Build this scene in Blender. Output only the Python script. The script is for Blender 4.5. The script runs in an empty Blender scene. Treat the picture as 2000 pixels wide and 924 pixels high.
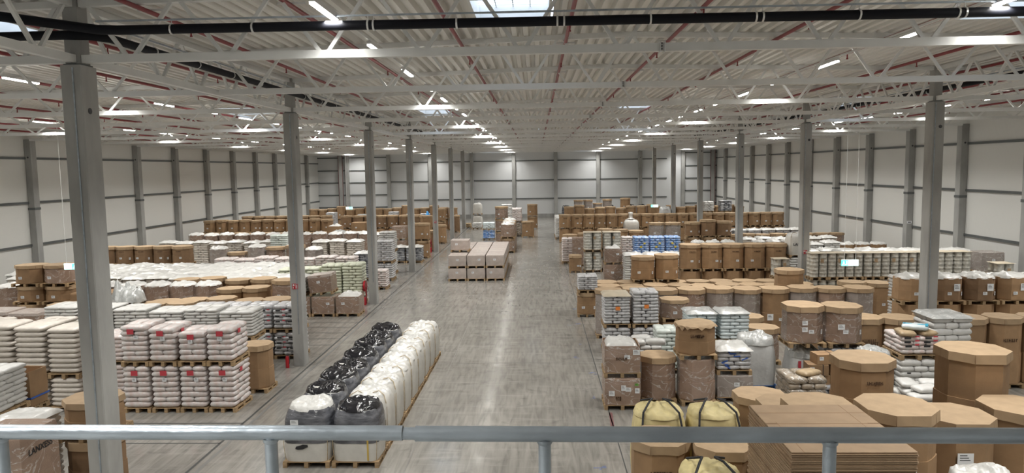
import bpy, math, random
from mathutils import Vector, Matrix, noise
random.seed(7)
scn = bpy.context.scene
COL = scn.collection
# ------------------------------------------------------------------ camera
F, YAW, PIT, ROLL, H = 1408.87, .0353, .0941, .0150, 7.083
c, s = math.cos(YAW), math.sin(YAW); cp, sp = math.cos(PIT), math.sin(PIT); cr, sr = math.cos(ROLL), math.sin(ROLL)
fw = Vector((-s*cp, c*cp, -sp)); up = Vector((-s*sp, c*sp, cp)); rt = Vector((c, s, 0))
R_ = rt*cr - up*sr; U_ = rt*sr + up*cr
cam = bpy.data.cameras.new('camera'); cam.sensor_width = 36; cam.lens = F/2000*36; cam.clip_end = 400; cam.clip_start = .05
co = bpy.data.objects.new('camera', cam); COL.objects.link(co)
co.matrix_world = Matrix(((R_.x, U_.x, -fw.x, 0), (R_.y, U_.y, -fw.y, 0), (R_.z, U_.z, -fw.z, H), (0, 0, 0, 1)))
scn.camera = co
# ------------------------------------------------------------------ world, exposure
LAMP_W = 150.0      # watts of each ceiling lamp
SKY = 2.6
w = bpy.data.worlds.new('sky'); scn.world = w; w.use_nodes = True
bg = w.node_tree.nodes['Background']; bg.inputs[0].default_value = (.72, .84, 1.0, 1); bg.inputs[1].default_value = SKY
scn.view_settings.view_transform = 'Standard'; scn.view_settings.look = 'None'
scn.view_settings.exposure = 0.22; scn.view_settings.gamma = 1; scn.view_settings.use_curve_mapping = False
scn.cycles.max_bounces = 7; scn.cycles.diffuse_bounces = 4; scn.cycles.glossy_bounces = 3
scn.cycles.transparent_max_bounces = 10; scn.cycles.sample_clamp_indirect = 4
scn.cycles.use_denoising = True; scn.cycles.use_light_tree = True
scn.cycles.caustics_reflective = False; scn.cycles.caustics_refractive = False

# ------------------------------------------------------------------ materials
MATS = {}
def mat(name, col, rough=.6, metal=0, spec=.5, coat=0, coat_r=.2, noise_s=0, noise_amt=.12, bump=0, bump_s=20, vary=0,
        emit=None, stretch=(1, 1, 1), crinkle=0, streak=0, wave=0, col2=None, wave_axis='X', wave_s=10):
    m = bpy.data.materials.new(name); m.use_nodes = True; MATS[name] = m
    nt = m.node_tree; N = nt.nodes; L = nt.links
    p = N['Principled BSDF']
    p.inputs['Base Color'].default_value = (*col, 1); p.inputs['Roughness'].default_value = rough
    p.inputs['Metallic'].default_value = metal; p.inputs['Specular IOR Level'].default_value = spec
    p.inputs['Coat Weight'].default_value = coat; p.inputs['Coat Roughness'].default_value = coat_r
    out = None
    tc = N.new('ShaderNodeTexCoord'); mp = N.new('ShaderNodeMapping'); mp.inputs['Scale'].default_value = stretch
    L.new(tc.outputs['Object'], mp.inputs['Vector'])
    if noise_s:
        n = N.new('ShaderNodeTexNoise'); n.inputs['Scale'].default_value = noise_s; n.inputs['Detail'].default_value = 4
        L.new(mp.outputs[0], n.inputs['Vector'])
        mx = N.new('ShaderNodeMix'); mx.data_type = 'RGBA'
        c2 = col2 or tuple(x*(1-noise_amt*2) for x in col)
        mx.inputs['A'].default_value = (*col, 1); mx.inputs['B'].default_value = (*c2, 1)
        mr = N.new('ShaderNodeMapRange'); mr.inputs[1].default_value = .35; mr.inputs[2].default_value = .7
        L.new(n.outputs['Fac'], mr.inputs[0]); L.new(mr.outputs[0], mx.inputs['Factor']); out = mx.outputs['Result']
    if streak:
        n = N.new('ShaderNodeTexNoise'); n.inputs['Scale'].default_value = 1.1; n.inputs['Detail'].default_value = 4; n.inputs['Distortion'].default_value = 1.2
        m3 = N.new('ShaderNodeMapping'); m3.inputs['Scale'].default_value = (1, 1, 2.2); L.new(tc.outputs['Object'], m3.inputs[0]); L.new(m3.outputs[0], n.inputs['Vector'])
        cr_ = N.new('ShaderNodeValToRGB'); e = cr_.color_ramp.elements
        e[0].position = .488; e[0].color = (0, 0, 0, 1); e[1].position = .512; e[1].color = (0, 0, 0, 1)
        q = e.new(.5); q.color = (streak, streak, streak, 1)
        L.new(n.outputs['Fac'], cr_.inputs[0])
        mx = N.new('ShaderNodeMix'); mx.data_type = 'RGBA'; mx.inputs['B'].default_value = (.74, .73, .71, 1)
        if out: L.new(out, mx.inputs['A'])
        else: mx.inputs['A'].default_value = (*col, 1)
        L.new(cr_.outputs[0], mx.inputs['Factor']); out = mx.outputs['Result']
    if vary:
        oi = N.new('ShaderNodeObjectInfo'); hs = N.new('ShaderNodeHueSaturation')
        m1 = N.new('ShaderNodeMapRange'); m1.inputs[3].default_value = 1-vary; m1.inputs[4].default_value = 1+vary
        L.new(oi.outputs['Random'], m1.inputs[0]); L.new(m1.outputs[0], hs.inputs['Value'])
        if out: L.new(out, hs.inputs['Color'])
        else: hs.inputs['Color'].default_value = (*col, 1)
        out = hs.outputs[0]
    if out: L.new(out, p.inputs['Base Color'])
    h = None
    if bump:
        n = N.new('ShaderNodeTexNoise'); n.inputs['Scale'].default_value = bump_s; n.inputs['Detail'].default_value = 3
        L.new(mp.outputs[0], n.inputs['Vector']); h = n.outputs['Fac']
        b = N.new('ShaderNodeBump'); b.inputs['Strength'].default_value = bump; b.inputs['Distance'].default_value = .02
        L.new(h, b.inputs['Height']); L.new(b.outputs[0], p.inputs['Normal'])
    if crinkle:
        n = N.new('ShaderNodeTexVoronoi'); n.inputs['Scale'].default_value = bump_s; n.distance = 'MANHATTAN'
        nn = N.new('ShaderNodeTexNoise'); nn.inputs['Scale'].default_value = 4; nn.inputs['Distortion'].default_value = 2
        L.new(mp.outputs[0], nn.inputs['Vector']); L.new(nn.outputs['Color'], n.inputs['Vector'])
        b = N.new('ShaderNodeBump'); b.inputs['Strength'].default_value = crinkle; b.inputs['Distance'].default_value = .03
        L.new(n.outputs['Distance'], b.inputs['Height'])
        L.new(b.outputs[0], p.inputs['Coat Normal']); 
        if coat == 0: L.new(b.outputs[0], p.inputs['Normal'])
    if wave:
        n = N.new('ShaderNodeTexWave'); n.bands_direction = wave_axis; n.inputs['Scale'].default_value = wave_s
        L.new(mp.outputs[0], n.inputs['Vector'])
        b = N.new('ShaderNodeBump'); b.inputs['Strength'].default_value = wave; b.inputs['Distance'].default_value = .02
        L.new(n.outputs['Fac'], b.inputs['Height']); L.new(b.outputs[0], p.inputs['Normal'])
    if emit:
        p.inputs['Emission Color'].default_value = (*col, 1); p.inputs['Emission Strength'].default_value = emit
    return m
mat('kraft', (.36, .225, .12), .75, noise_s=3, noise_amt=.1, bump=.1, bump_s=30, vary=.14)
mat('kraft_lid_lit', (.43, .305, .185), .75, noise_s=4, noise_amt=.08, bump=.15, bump_s=8, vary=.10)  # lighter than the body kraft: light from above is put into this colour
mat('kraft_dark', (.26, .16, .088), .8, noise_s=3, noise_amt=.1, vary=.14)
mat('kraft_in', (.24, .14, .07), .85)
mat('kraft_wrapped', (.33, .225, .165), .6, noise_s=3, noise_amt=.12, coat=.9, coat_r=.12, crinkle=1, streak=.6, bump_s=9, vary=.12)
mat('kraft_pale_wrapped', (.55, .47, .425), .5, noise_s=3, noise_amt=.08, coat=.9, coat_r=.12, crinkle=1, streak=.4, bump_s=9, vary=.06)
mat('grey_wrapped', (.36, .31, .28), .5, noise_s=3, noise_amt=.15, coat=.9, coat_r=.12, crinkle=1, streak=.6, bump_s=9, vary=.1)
mat('sheet', (.52, .45, .34), .6, noise_s=2, noise_amt=.1, vary=.06)
mat('white_sack', (.66, .655, .635), .45, noise_s=5, noise_amt=.06, bump=.5, bump_s=9, vary=.07, coat=.25, coat_r=.25)
mat('cream_sack', (.66, .61, .55), .5, noise_s=5, noise_amt=.08, bump=.5, bump_s=9, vary=.06, coat=.2)
mat('pink_sack', (.67, .645, .63), .45, noise_s=9, col2=(.62, .50, .47), bump=.5, bump_s=9, vary=.07, coat=.3, coat_r=.2)
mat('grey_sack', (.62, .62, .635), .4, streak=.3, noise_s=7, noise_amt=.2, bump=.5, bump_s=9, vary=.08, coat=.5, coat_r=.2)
mat('mint_sack', (.68, .74, .70), .4, noise_s=5, noise_amt=.08, bump=.4, bump_s=9, vary=.06, coat=.4)
mat('ice_sack', (.68, .76, .78), .4, noise_s=5, noise_amt=.08, bump=.4, bump_s=9, vary=.05, coat=.4)
mat('green_sack', (.70, .73, .58), .45, noise_s=5, noise_amt=.08, bump=.4, bump_s=9, vary=.06, coat=.3)
mat('tan_sack', (.50, .37, .22), .6, noise_s=5, noise_amt=.15, bump=.5, bump_s=9, vary=.1, coat=.2)
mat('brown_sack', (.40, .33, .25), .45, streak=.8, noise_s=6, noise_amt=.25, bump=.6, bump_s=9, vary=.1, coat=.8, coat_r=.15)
mat('blue_sack', (.08, .25, .64), .4, noise_s=5, col2=(.52, .62, .78), bump=.3, bump_s=9, vary=.06, coat=.4)
mat('dark_sack', (.10, .11, .13), .35, noise_s=3.4, col2=(.45, .46, .48), bump=.5, bump_s=9, vary=.1, coat=.5)
mat('silver_sack', (.62, .62, .64), .25, metal=.5, noise_s=4, noise_amt=.2, bump=.6, bump_s=9, vary=.06)
mat('woven', (.66, .645, .605), .55, noise_s=4, noise_amt=.06, bump=.35, bump_s=7, vary=.05, coat=.2)
mat('liner', (.66, .655, .63), .35, noise_s=4, noise_amt=.08, bump=.7, bump_s=10, vary=.05, coat=.4)
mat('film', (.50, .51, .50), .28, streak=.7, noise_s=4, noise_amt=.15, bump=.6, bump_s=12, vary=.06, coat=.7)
mat('seam', (.56, .45, .29), .7, noise_s=9, noise_amt=.2)
mat('gold_strap', (.55, .38, .08), .6)
mat('black_strap', (.015, .016, .02), .6)
mat('yellow_woven', (.64, .54, .27), .55, noise_s=5, noise_amt=.1, bump=.5, bump_s=7, vary=.04)
mat('black_film', (.012, .012, .015), .16, spec=.7, bump=.8, bump_s=8)
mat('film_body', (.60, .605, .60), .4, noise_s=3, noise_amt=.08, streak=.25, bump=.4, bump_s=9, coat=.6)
mat('grey_film', (.05, .052, .062), .18, spec=.8, noise_s=3, col2=(.17, .175, .195), bump=.6, bump_s=7, stretch=(1, 1, 3))
mat('drum', (.70, .685, .62), .28, metal=.2, noise_s=6, noise_amt=.2, bump=.3, bump_s=14)
mat('wood', (.45, .31, .17), .8, noise_s=5, noise_amt=.25, stretch=(1, 6, 6), vary=.15)
mat('blue_wood', (.05, .16, .45), .7, noise_s=5, noise_amt=.2)
mat('dark_wood', (.10, .07, .05), .8, noise_s=5, noise_amt=.2)
mat('paper', (.80, .82, .84), .6)
mat('orange', (.80, .25, .05), .6)
mat('green_paper', (.18, .45, .08), .6)
mat('red_print', (.55, .06, .08), .5)
mat('blue_print', (.04, .12, .45), .5)
mat('cyan_print', (.03, .33, .50), .5)
mat('black_print', (.02, .02, .022), .6)
mat('yellow_print', (.80, .60, .08), .6)
mat('ink', (.10, .055, .03), .8)
mat('concrete', (.40, .40, .385), .85, noise_s=1.3, noise_amt=.16, bump=.2, bump_s=14, vary=.06, stretch=(1, 1, .4))
mat('steel_white', (.76, .77, .76), .5, noise_s=2, noise_amt=.04)
mat('deck', (.74, .73, .695), .45, noise_s=.7, noise_amt=.03)
mat('wall_panel', (.66, .675, .685), .5, wave=.12, wave_axis='X', wave_s=4.5)
mat('wall_panel_side', (.70, .70, .675), .5, wave=.12, wave_axis='Y', wave_s=4.5)
mat('girt', (.13, .14, .14), .5, metal=.3)
mat('red_frame', (.16, .07, .07), .6)
mat('red_pipe', (.22, .02, .026), .4)
mat('black_pipe', (.006, .007, .011), .6, spec=.2)
mat('galv', (.42, .48, .54), .36, metal=.55, spec=.7, noise_s=9, noise_amt=.16, bump=.25, bump_s=25, stretch=(.4, 1, 1))
mat('clip', (.75, .76, .76), .3, metal=.7)
mat('lamp_body', (.7, .7, .7), .5)
mat('lamp_light', (1, .97, .90), .5, emit=22)
mat('sign_green', (.12, .85, .66), .5, emit=1.0)
mat('sign_white', (.72, 1.0, .97), .5, emit=1.0)
mat('red_gloss', (.45, .02, .03), .3)
mat('joint', (.06, .06, .058), .8)
mat('faint_joint', (.17, .165, .155), .7)
mat('plastic_dark', (.05, .05, .055), .5)

def floor_mat():
    m = bpy.data.materials.new('polished_concrete'); m.use_nodes = True; MATS['floor'] = m
    nt = m.node_tree; N = nt.nodes; L = nt.links; p = N['Principled BSDF']
    tc = N.new('ShaderNodeTexCoord')
    def nz(scale, stretch, det=5, dist=0):
        mp = N.new('ShaderNodeMapping'); mp.inputs['Scale'].default_value = stretch; L.new(tc.outputs['Object'], mp.inputs[0])
        n = N.new('ShaderNodeTexNoise'); n.inputs['Scale'].default_value = scale; n.inputs['Detail'].default_value = det
        n.inputs['Distortion'].default_value = dist; L.new(mp.outputs[0], n.inputs['Vector']); return n.outputs['Fac']
    def rng(f, a, b, lo, hi):
        r = N.new('ShaderNodeMapRange'); r.inputs[1].default_value = a; r.inputs[2].default_value = b
        r.inputs[3].default_value = lo; r.inputs[4].default_value = hi; L.new(f, r.inputs[0]); return r.outputs[0]
    def mix(fac, A, B):
        mx = N.new('ShaderNodeMix'); mx.data_type = 'RGBA'; L.new(fac, mx.inputs['Factor'])
        for k, v in (('A', A), ('B', B)):
            if isinstance(v, tuple): mx.inputs[k].default_value = (*v, 1)
            else: L.new(v, mx.inputs[k])
        return mx.outputs['Result']
    base = mix(rng(nz(.35, (1, 1, 1)), .35, .65, 0, 1), (.235, .224, .203), (.30, .286, .26))
    base = mix(rng(nz(2.2, (3, .35, 1), 6, .6), .40, .72, 0, .75), base, (.145, .138, .125))      # tyre rubber dragged along the aisle
    base = mix(rng(nz(1.2, (.5, 3, 1), 5, .4), .52, .75, 0, .6), base, (.33, .315, .29))
    base = mix(rng(nz(1.7, (.8, 1.3, 1), 9, .5), .60, .72, 0, .35), base, (.06, .058, .053))        # scuffs
    base = mix(rng(nz(1.6, (7, .3, 1), 7, .6), .52, .75, 0, .28), base, (.12, .115, .105))
    L.new(base, p.inputs['Base Color'])
    L.new(rng(nz(1.5, (1, 1, 1)), .3, .7, .10, .24), p.inputs['Roughness'])
    p.inputs['Specular IOR Level'].default_value = .55
floor_mat()

# ------------------------------------------------------------------ mesh helpers
class MB:
    def __init__(s): s.v = []; s.f = []; s.m = []; s.sm = []
    def add(s, vs, fs, mi=0, smooth=False):
        o = len(s.v); s.v += [tuple(v) for v in vs]; s.f += [tuple(i+o for i in f) for f in fs]; s.m += [mi]*len(fs); s.sm += [smooth]*len(fs)
    def box(s, x0, x1, y0, y1, z0, z1, mi=0):
        s.add([(x0,y0,z0),(x1,y0,z0),(x1,y1,z0),(x0,y1,z0),(x0,y0,z1),(x1,y0,z1),(x1,y1,z1),(x0,y1,z1)],
              [(0,3,2,1),(4,5,6,7),(0,1,5,4),(1,2,6,5),(2,3,7,6),(3,0,4,7)], mi)
    def rings(s, rings, mi=0, caps=True, smooth=True):
        n = len(rings[0]); vs = [p for r in rings for p in r]; fs = []
        for k in range(len(rings)-1):
            for i in range(n):
                j = (i+1) % n; fs.append((k*n+i, k*n+j, (k+1)*n+j, (k+1)*n+i))
        s.add(vs, fs, mi, smooth)
        if caps:
            s.add(rings[0], [tuple(reversed(range(n)))], mi); s.add(rings[-1], [tuple(range(n))], mi)
    def tube(s, p0, p1, r, n=8, mi=0, r1=None):
        p0, p1 = Vector(p0), Vector(p1); d = (p1-p0).normalized()
        a = d.orthogonal().normalized(); b = d.cross(a); r1 = r if r1 is None else r1
        R = [[p + (a*math.cos(2*math.pi*i/n) + b*math.sin(2*math.pi*i/n))*q for i in range(n)] for p, q in ((p0, r), (p1, r1))]
        s.rings(R, mi)
    def path(s, pts, r, n=8, mi=0):
        P = [Vector(p) for p in pts]; R = []; a = None
        for i, p in enumerate(P):
            d = ((P[min(i+1, len(P)-1)]-p).normalized() + (p-P[max(i-1, 0)]).normalized()).normalized()
            if a is None: a = d.orthogonal().normalized()
            a = (a - d*a.dot(d)).normalized(); b = d.cross(a)
            R.append([p + (a*math.cos(2*math.pi*k/n) + b*math.sin(2*math.pi*k/n))*r for k in range(n)])
        s.rings(R, mi)
    def bar(s, p0, p1, w, h, mi=0):
        p0, p1 = Vector(p0), Vector(p1); d = (p1-p0).normalized()
        u = Vector((0, 1, 0)) if abs(d.y) < .7 else Vector((1, 0, 0))
        u = (u - d*u.dot(d)).normalized(); v = d.cross(u)
        R = [[p+u*a*w/2+v*b*h/2 for a, b in ((-1,-1),(1,-1),(1,1),(-1,1))] for p in (p0, p1)]
        s.rings(R, mi, smooth=False)
    def mesh(s, name, mats):
        me = bpy.data.meshes.new(name); me.from_pydata(s.v, [], s.f)
        for m in ([mats] if isinstance(mats, str) else mats): me.materials.append(MATS[m])
        me.polygons.foreach_set('material_index', s.m); me.polygons.foreach_set('use_smooth', s.sm); me.update(); return me

def link(name, data, parent=None, loc=(0,0,0), rz=0):
    o = bpy.data.objects.new(name, data); COL.objects.link(o); o.location = loc
    if rz: o.rotation_euler = (0, 0, rz)
    if parent: o.parent = parent
    return o
LABELS = {}
def tag(o, label, cat, group=None, kind=None):
    o['label'] = label; o['category'] = cat
    if group: o['group'] = group
    if kind: o['kind'] = kind
    n = len(label.split())
    if n < 4 or n > 16: print('LABEL WORDS', n, label)
    if label in LABELS: print('LABEL DUP', label)
    LABELS[label] = o
    return o
def struct(name, data, label=None):
    o = link(name, data); o['kind'] = 'structure'
    if label: o['label'] = label
    return o
WORDS = ['', 'first', 'second', 'third', 'fourth', 'fifth', 'sixth', 'seventh', 'eighth', 'ninth', 'tenth', 'eleventh', 'twelfth',
         'thirteenth', 'fourteenth', 'fifteenth', 'sixteenth', 'seventeenth', 'eighteenth', 'nineteenth', 'twentieth',
         'twenty-first', 'twenty-second', 'twenty-third', 'twenty-fourth', 'twenty-fifth', 'twenty-sixth', 'twenty-seventh', 'twenty-eighth']

# ------------------------------------------------------------------ the building
XL, XR, Y0, Y1 = -31.6, 25.5, -6.0, 103.7
COLX = (-8.76, 13.83); D0, BAY = 13.53, 12.0; ZT = 9.15
RX = 2.35                                   # ridge
def roofz(x): return 10.66 - .026*abs(x-RX)
b = MB(); b.box(XL-.3, XR+.3, Y0-.3, Y1+.3, -.2, 0); struct('floor', b.mesh('floor', 'floor'), 'polished grey concrete warehouse floor')
b = MB(); b.box(XL-.25, XL, Y0, Y1, 0, 10.6); struct('wall_left', b.mesh('wall_left', 'wall_panel_side'))
b = MB(); b.box(XR, XR+.25, Y0, Y1, 0, 10.6); struct('wall_right', b.mesh('wall_right', 'wall_panel_side'))
b = MB(); b.box(XL-.25, XR+.25, Y1, Y1+.25, 0, 10.9); struct('wall_back', b.mesh('wall_back', 'wall_panel'))
b = MB(); b.box(XL-.25, XR+.25, Y0-.25, Y0, 0, 10.9); struct('wall_front', b.mesh('wall_front', 'wall_panel'))
# skylights
SKYL = [(-11.75,15.3),(-.52,16.6),(10.75,16.3),(22.0,16.3)] + [(-14.6,36.2),(-5.8,42.2),(5.7,42.0),(15.6,37.3)] + \
       [(-.65,69),(-12,69),(11.2,69),(-23,69)] + [(6.3,97.5),(-6.0,97.5)]
SW, SD = 1.65, 2.7
# trapezoidal roof deck running away from the camera, with openings under the skylights
def deck():
    b = MB(); P = .30; x = XL-.2; prof = []
    while x < XR+.2:
        prof += [(x, 0), (x+.12, 0), (x+.16, .13), (x+.26, .13)]; x += P
    prof.append((x, 0))
    for (xa, za), (xb, zb) in zip(prof, prof[1:]):
        holes = sorted((sy-SD/2, sy+SD/2) for sx, sy in SKYL if xb > sx-SW/2 and xa < sx+SW/2)
        y = Y0-.2; segs = []
        for h0, h1 in holes: segs.append((y, h0)); y = h1
        segs.append((y, Y1+.2))
        A, B = roofz(xa)+za, roofz(xb)+zb
        for y0, y1 in segs: b.add([(xa,y0,A),(xb,y0,B),(xb,y1,B),(xa,y1,A)], [(0,1,2,3)])
    return b.mesh('ceiling', 'deck')
struct('ceiling', deck(), 'white corrugated steel roof deck')
for i, (sx, sy) in enumerate(SKYL):
    z = roofz(sx); o = link('window_%d' % (i+1), None, loc=(sx, sy, z)); o['kind'] = 'structure'; o['label'] = 'rectangular skylight in the roof'
    b = MB()
    for x0, x1, y0, y1 in ((-SW/2-.06,-SW/2,-SD/2,SD/2),(SW/2,SW/2+.06,-SD/2,SD/2),(-SW/2-.06,SW/2+.06,-SD/2-.06,-SD/2),(-SW/2-.06,SW/2+.06,SD/2,SD/2+.06)):
        b.box(x0, x1, y0, y1, -.04, .45)
    cb = link('skylight_curb', b.mesh('curb', 'steel_white'), o)
    b = MB()
    for k in range(1, 4): b.box(-SW/2+SW*k/4-.012, -SW/2+SW*k/4+.012, -SD/2, SD/2, .40, .42)
    for k in range(1, 12): b.box(-SW/2, SW/2, -SD/2+SD*k/12-.006, -SD/2+SD*k/12+.006, .40, .415)
    link('grille', b.mesh('grille', 'steel_white'), cb)
# concrete columns
HOLE = MB(); HOLE.tube((0,0,0), (0,-.006,0), .06, 12); HOLEm = HOLE.mesh('hole_disc', 'plastic_dark')  # flat dark disc on the face; a hole's inner shade put into its colour
def colmesh(w, d, h, notch=None):
    b = MB(); e = .02
    def ring(w, d, z): return [(x, y, z) for x, y in ((-w/2+e,-d/2),(w/2-e,-d/2),(w/2,-d/2+e),(w/2,d/2-e),(w/2-e,d/2),(-w/2+e,d/2),(-w/2,d/2-e),(-w/2,-d/2+e))]
    b.rings([ring(w, d, 0), ring(w, d, h)], smooth=False); return b.mesh('column', 'concrete')
cm = colmesh(.40, .52, ZT)
pb = MB(); pb.box(-.14, .14, -.16, .16, ZT, ZT+1.35); postm = pb.mesh('steel_post', 'concrete')
pb = MB(); pb.box(-.17, .17, -.19, .19, ZT, ZT+.03); platem = pb.mesh('bearing_plate', 'girt')
gb = MB(); gb.box(-.012, .012, -.275, -.262, 1.2, 9.1); condm = gb.mesh('conduit', 'galv')
for side, X in enumerate(COLX):
    for n in range(8):
        if side == 1 and n == 0: continue
        Y = D0 + BAY*n + .26
        o = link('concrete_column', None, loc=(X, Y, 0))
        tag(o, 'grey concrete column, %s from the front in the row %s of the aisle' % (WORDS[n+1-side], ('left', 'right')[side]), 'column', 'concrete columns beside the aisle', 'thing')
        sh = link('shaft', cm, o); link('steel_post', postm, o); link('bearing_plate', platem, o)
        link('conduit', condm, sh, (.05 if side == 0 else -.12, 0, 0))
        link('hole_disc', HOLEm, sh, (.06 if side else .201, -.262 if side else -.05, 8.3), 0 if side else math.pi/2)
# wall columns
wc = colmesh(.5, .42, 9.3); wcs = colmesh(.42, .5, 9.3)
ledge = MB(); ledge.box(-.23, .23, -.27, .27, 4.95, 5.1); ledm = ledge.mesh('ledge', 'girt')
for k in range(17):
    Y = 1.8 + 6*k + .2
    for side, X in ((0, XL+.22), (1, XR-.22)):
        if Y < 24 and True: continue
        o = link('wall_column', None, loc=(X, Y, 0)); sd = ('left', 'right')[side]
        tag(o, 'concrete wall column, %s from the front in view along the %s wall' % (WORDS[k-3], sd), 'column', 'concrete columns against the %s wall' % sd, 'thing')
        sh = link('shaft', wcs, o); link('ledge', ledm, sh)
        link('hole_disc', HOLEm, sh, (0, -.252, 8.2))
xs = [8.73+6*k for k in range(-6, 3)]
for i, X in enumerate(xs):
    o = link('wall_column', None, loc=(X, Y1-.24, 0))
    tag(o, 'concrete wall column, %s from the left against the far end wall' % WORDS[i+1], 'column', 'concrete columns against the far end wall', 'thing')
    link('shaft', wc, o)
for i, X in enumerate((-28.2, 24.9)):
    b = MB(); b.box(-.25, .25, -.45, 0, 0, 9.3); b.box(-.33, -.25, -.45, -.38, 0, 9.3, 1); b.box(.25, .33, -.45, -.38, 0, 9.3, 1)
    o = link('corner_frame', b.mesh('corner_frame', ['concrete', 'red_frame']), loc=(X, Y1, 0))
    tag(o, 'dark red edged steel frame in the %s far corner' % ('left', 'right')[i], 'frame')
# girts
t = 1
for z in (2.75, 5.4, 8.15):
    for nm, (x0, x1, y0, y1) in (('l', (XL, XL+.09, Y0, Y1)), ('r', (XR-.09, XR, Y0, Y1)), ('f', (-21, 18.5, Y1-.09, Y1))):
        b = MB(); b.box(x0, x1, y0, y1, z-.07, z+.07); struct('trim_%d' % t, b.mesh('girt', 'girt')); t += 1
for z in (1.8, 3.58, 5.35, 7.1, 8.94):
    for x0, x1 in ((XL, -21.3), (20.8, XR)):
        b = MB(); b.box(x0, x1, Y1-.09, Y1, z-.07, z+.07); struct('trim_%d' % t, b.mesh('girt', 'girt')); t += 1
for x in (XL, XR-.12):
    b = MB(); b.box(x, x+.12, Y0, Y1, 0, .35); struct('baseboard_%s' % ('left' if x < 0 else 'right'), b.mesh('base', 'concrete'))
b = MB(); b.box(XL, XR, Y1-.12, Y1, 0, .55); struct('baseboard_back', b.mesh('base', 'concrete'))
# floor joints and slot lines
def strip(x0, x1, y0, y1, m='joint', wd=.03):
    global t
    b = MB(); d = Vector((x1-x0, y1-y0, 0)).normalized(); n = Vector((-d.y, d.x, 0))*wd/2
    p = [Vector((x0,y0,.003))-n, Vector((x1,y1,.003))-n, Vector((x1,y1,.003))+n, Vector((x0,y0,.003))+n]
    b.add(p, [(0,1,2,3)]); struct('trim_%d' % t, b.mesh('floor_line', m)); t += 1
strip(-8.40, -8.40, 6, 100, wd=.07); strip(-8.18, -8.18, 6, 100, 'faint_joint', wd=.09); strip(2.02, 2.02, 6, 60, wd=.03)
for y in (18.1, 18.9, 19.6, 28.7, 29.8, 30.9, 32.0, 33.0, 33.8, 43.5, 44.7): strip(-14.5, -8.4, y, y, wd=.055)
for y in (24.0, 26.2, 28.4, 29.6, 31.0, 32.2): strip(2.02, 3.2, y, y, wd=.03)
for y in (25.83, 49.8, 73.8): strip(XL, XR, y, y, 'faint_joint', wd=.03)
strip(-3.2, -3.2, 6, 100, 'faint_joint', wd=.015)
strip(2.0, 2.06, 19.3, 20.4, 'red_frame', wd=.10)
rm = random.Random(3)
for k in range(26):                         # small painted and worn marks beside the aisle
    x, y = rm.uniform(1.2, 1.95), rm.uniform(15, 36)
    for j in range(3):
        strip(x+rm.uniform(-.12,.12), x+rm.uniform(.02,.22), y+.09*j, y+.09*j+rm.uniform(-.03,.03), 'blue_print' if k % 3 == 0 else 'joint', wd=.02)

# ------------------------------------------------------------------ roof steel
def truss(name, p0, p1, zb, n, label, group, along='X'):
    L_ = p1[0]-p0[0] if along == 'X' else p1[1]-p0[1]
    o = link(name, None, loc=(p0[0], p0[1], zb)); tag(o, label, 'roof truss', group, 'thing')
    def P(tt, z): return (tt, 0, z) if along == 'X' else (0, tt, z)
    def top(tt): return (roofz(p0[0]+tt) if along == 'X' else roofz(p0[0]))-zb-.07
    b = MB()
    if along == 'X': b.box(0, L_, -.07, .07, 0, .15)
    else: b.box(-.07, .07, 0, L_, 0, .15)
    link('bottom_chord', b.mesh('chord', 'steel_white'), o)
    b = MB(); cuts = [0, L_]
    if along == 'X' and p0[0] < RX < p1[0]: cuts = [0, RX-p0[0], L_]
    for a, c_ in zip(cuts, cuts[1:]): b.bar(P(a, top(a)), P(c_, top(c_)), .14, .13)
    link('top_chord', b.mesh('chord', 'steel_white'), o)
    if len(cuts) == 3:
        b = MB(); x = RX-p0[0]; b.box(x-.05, x-.03, -.10, .10, -.02, .18); b.box(x+.03, x+.05, -.10, .10, -.02, .18)
        for z in (.02, .07, .12): b.box(x-.03, x-.01, -.115, -.07, z, z+.03, 1)
        link('splice_plate', b.mesh('splice', ['clip', 'plastic_dark']), o)
    st = L_/n
    for k in range(n):
        xb = st*(k+.5)
        for q in (k, k+1):
            xt = min(max(st*q, .08), L_-.08)
            sg = -1 if q == k else 1
            b = MB(); b.bar(P(xb+sg*.08, .13), P(xt - sg*.05, top(xt)), .06, .07); link('brace', b.mesh('brace', 'steel_white'), o)
    return o
ty = [D0+.2+6*k for k in range(16)]
for i, y in enumerate(ty):
    if y > Y1-.3: continue
    truss('roof_truss', (XL+.45, y), (COLX[0]-.15, y), 9.2, 12, 'white lattice roof truss over the left bay, %s from the front' % WORDS[i+1], 'lattice trusses over the left bay')
    truss('roof_truss', (COLX[0]+.15, y), (COLX[1]-.15, y), 9.2, 12, 'white lattice roof truss across the middle bay, %s from the front' % WORDS[i+1], 'lattice trusses over the middle bay')
    truss('roof_truss', (COLX[1]+.15, y), (XR-.45, y), 9.2, 6, 'white lattice roof truss over the right bay, %s from the front' % WORDS[i+1], 'lattice trusses over the right bay')
for side, X in enumerate(COLX):
    for n in range(-1, 7):
        y0 = D0+BAY*n+.45; 
        truss('girder_truss', (X, y0), (X, y0+BAY-.35), 9.2, 6, 'white girder truss linking %s column tops, %s from the front' % (('left', 'right')[side], WORDS[n+2]), 'girder trusses along the %s columns' % ('left', 'right')[side], 'Y')
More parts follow.
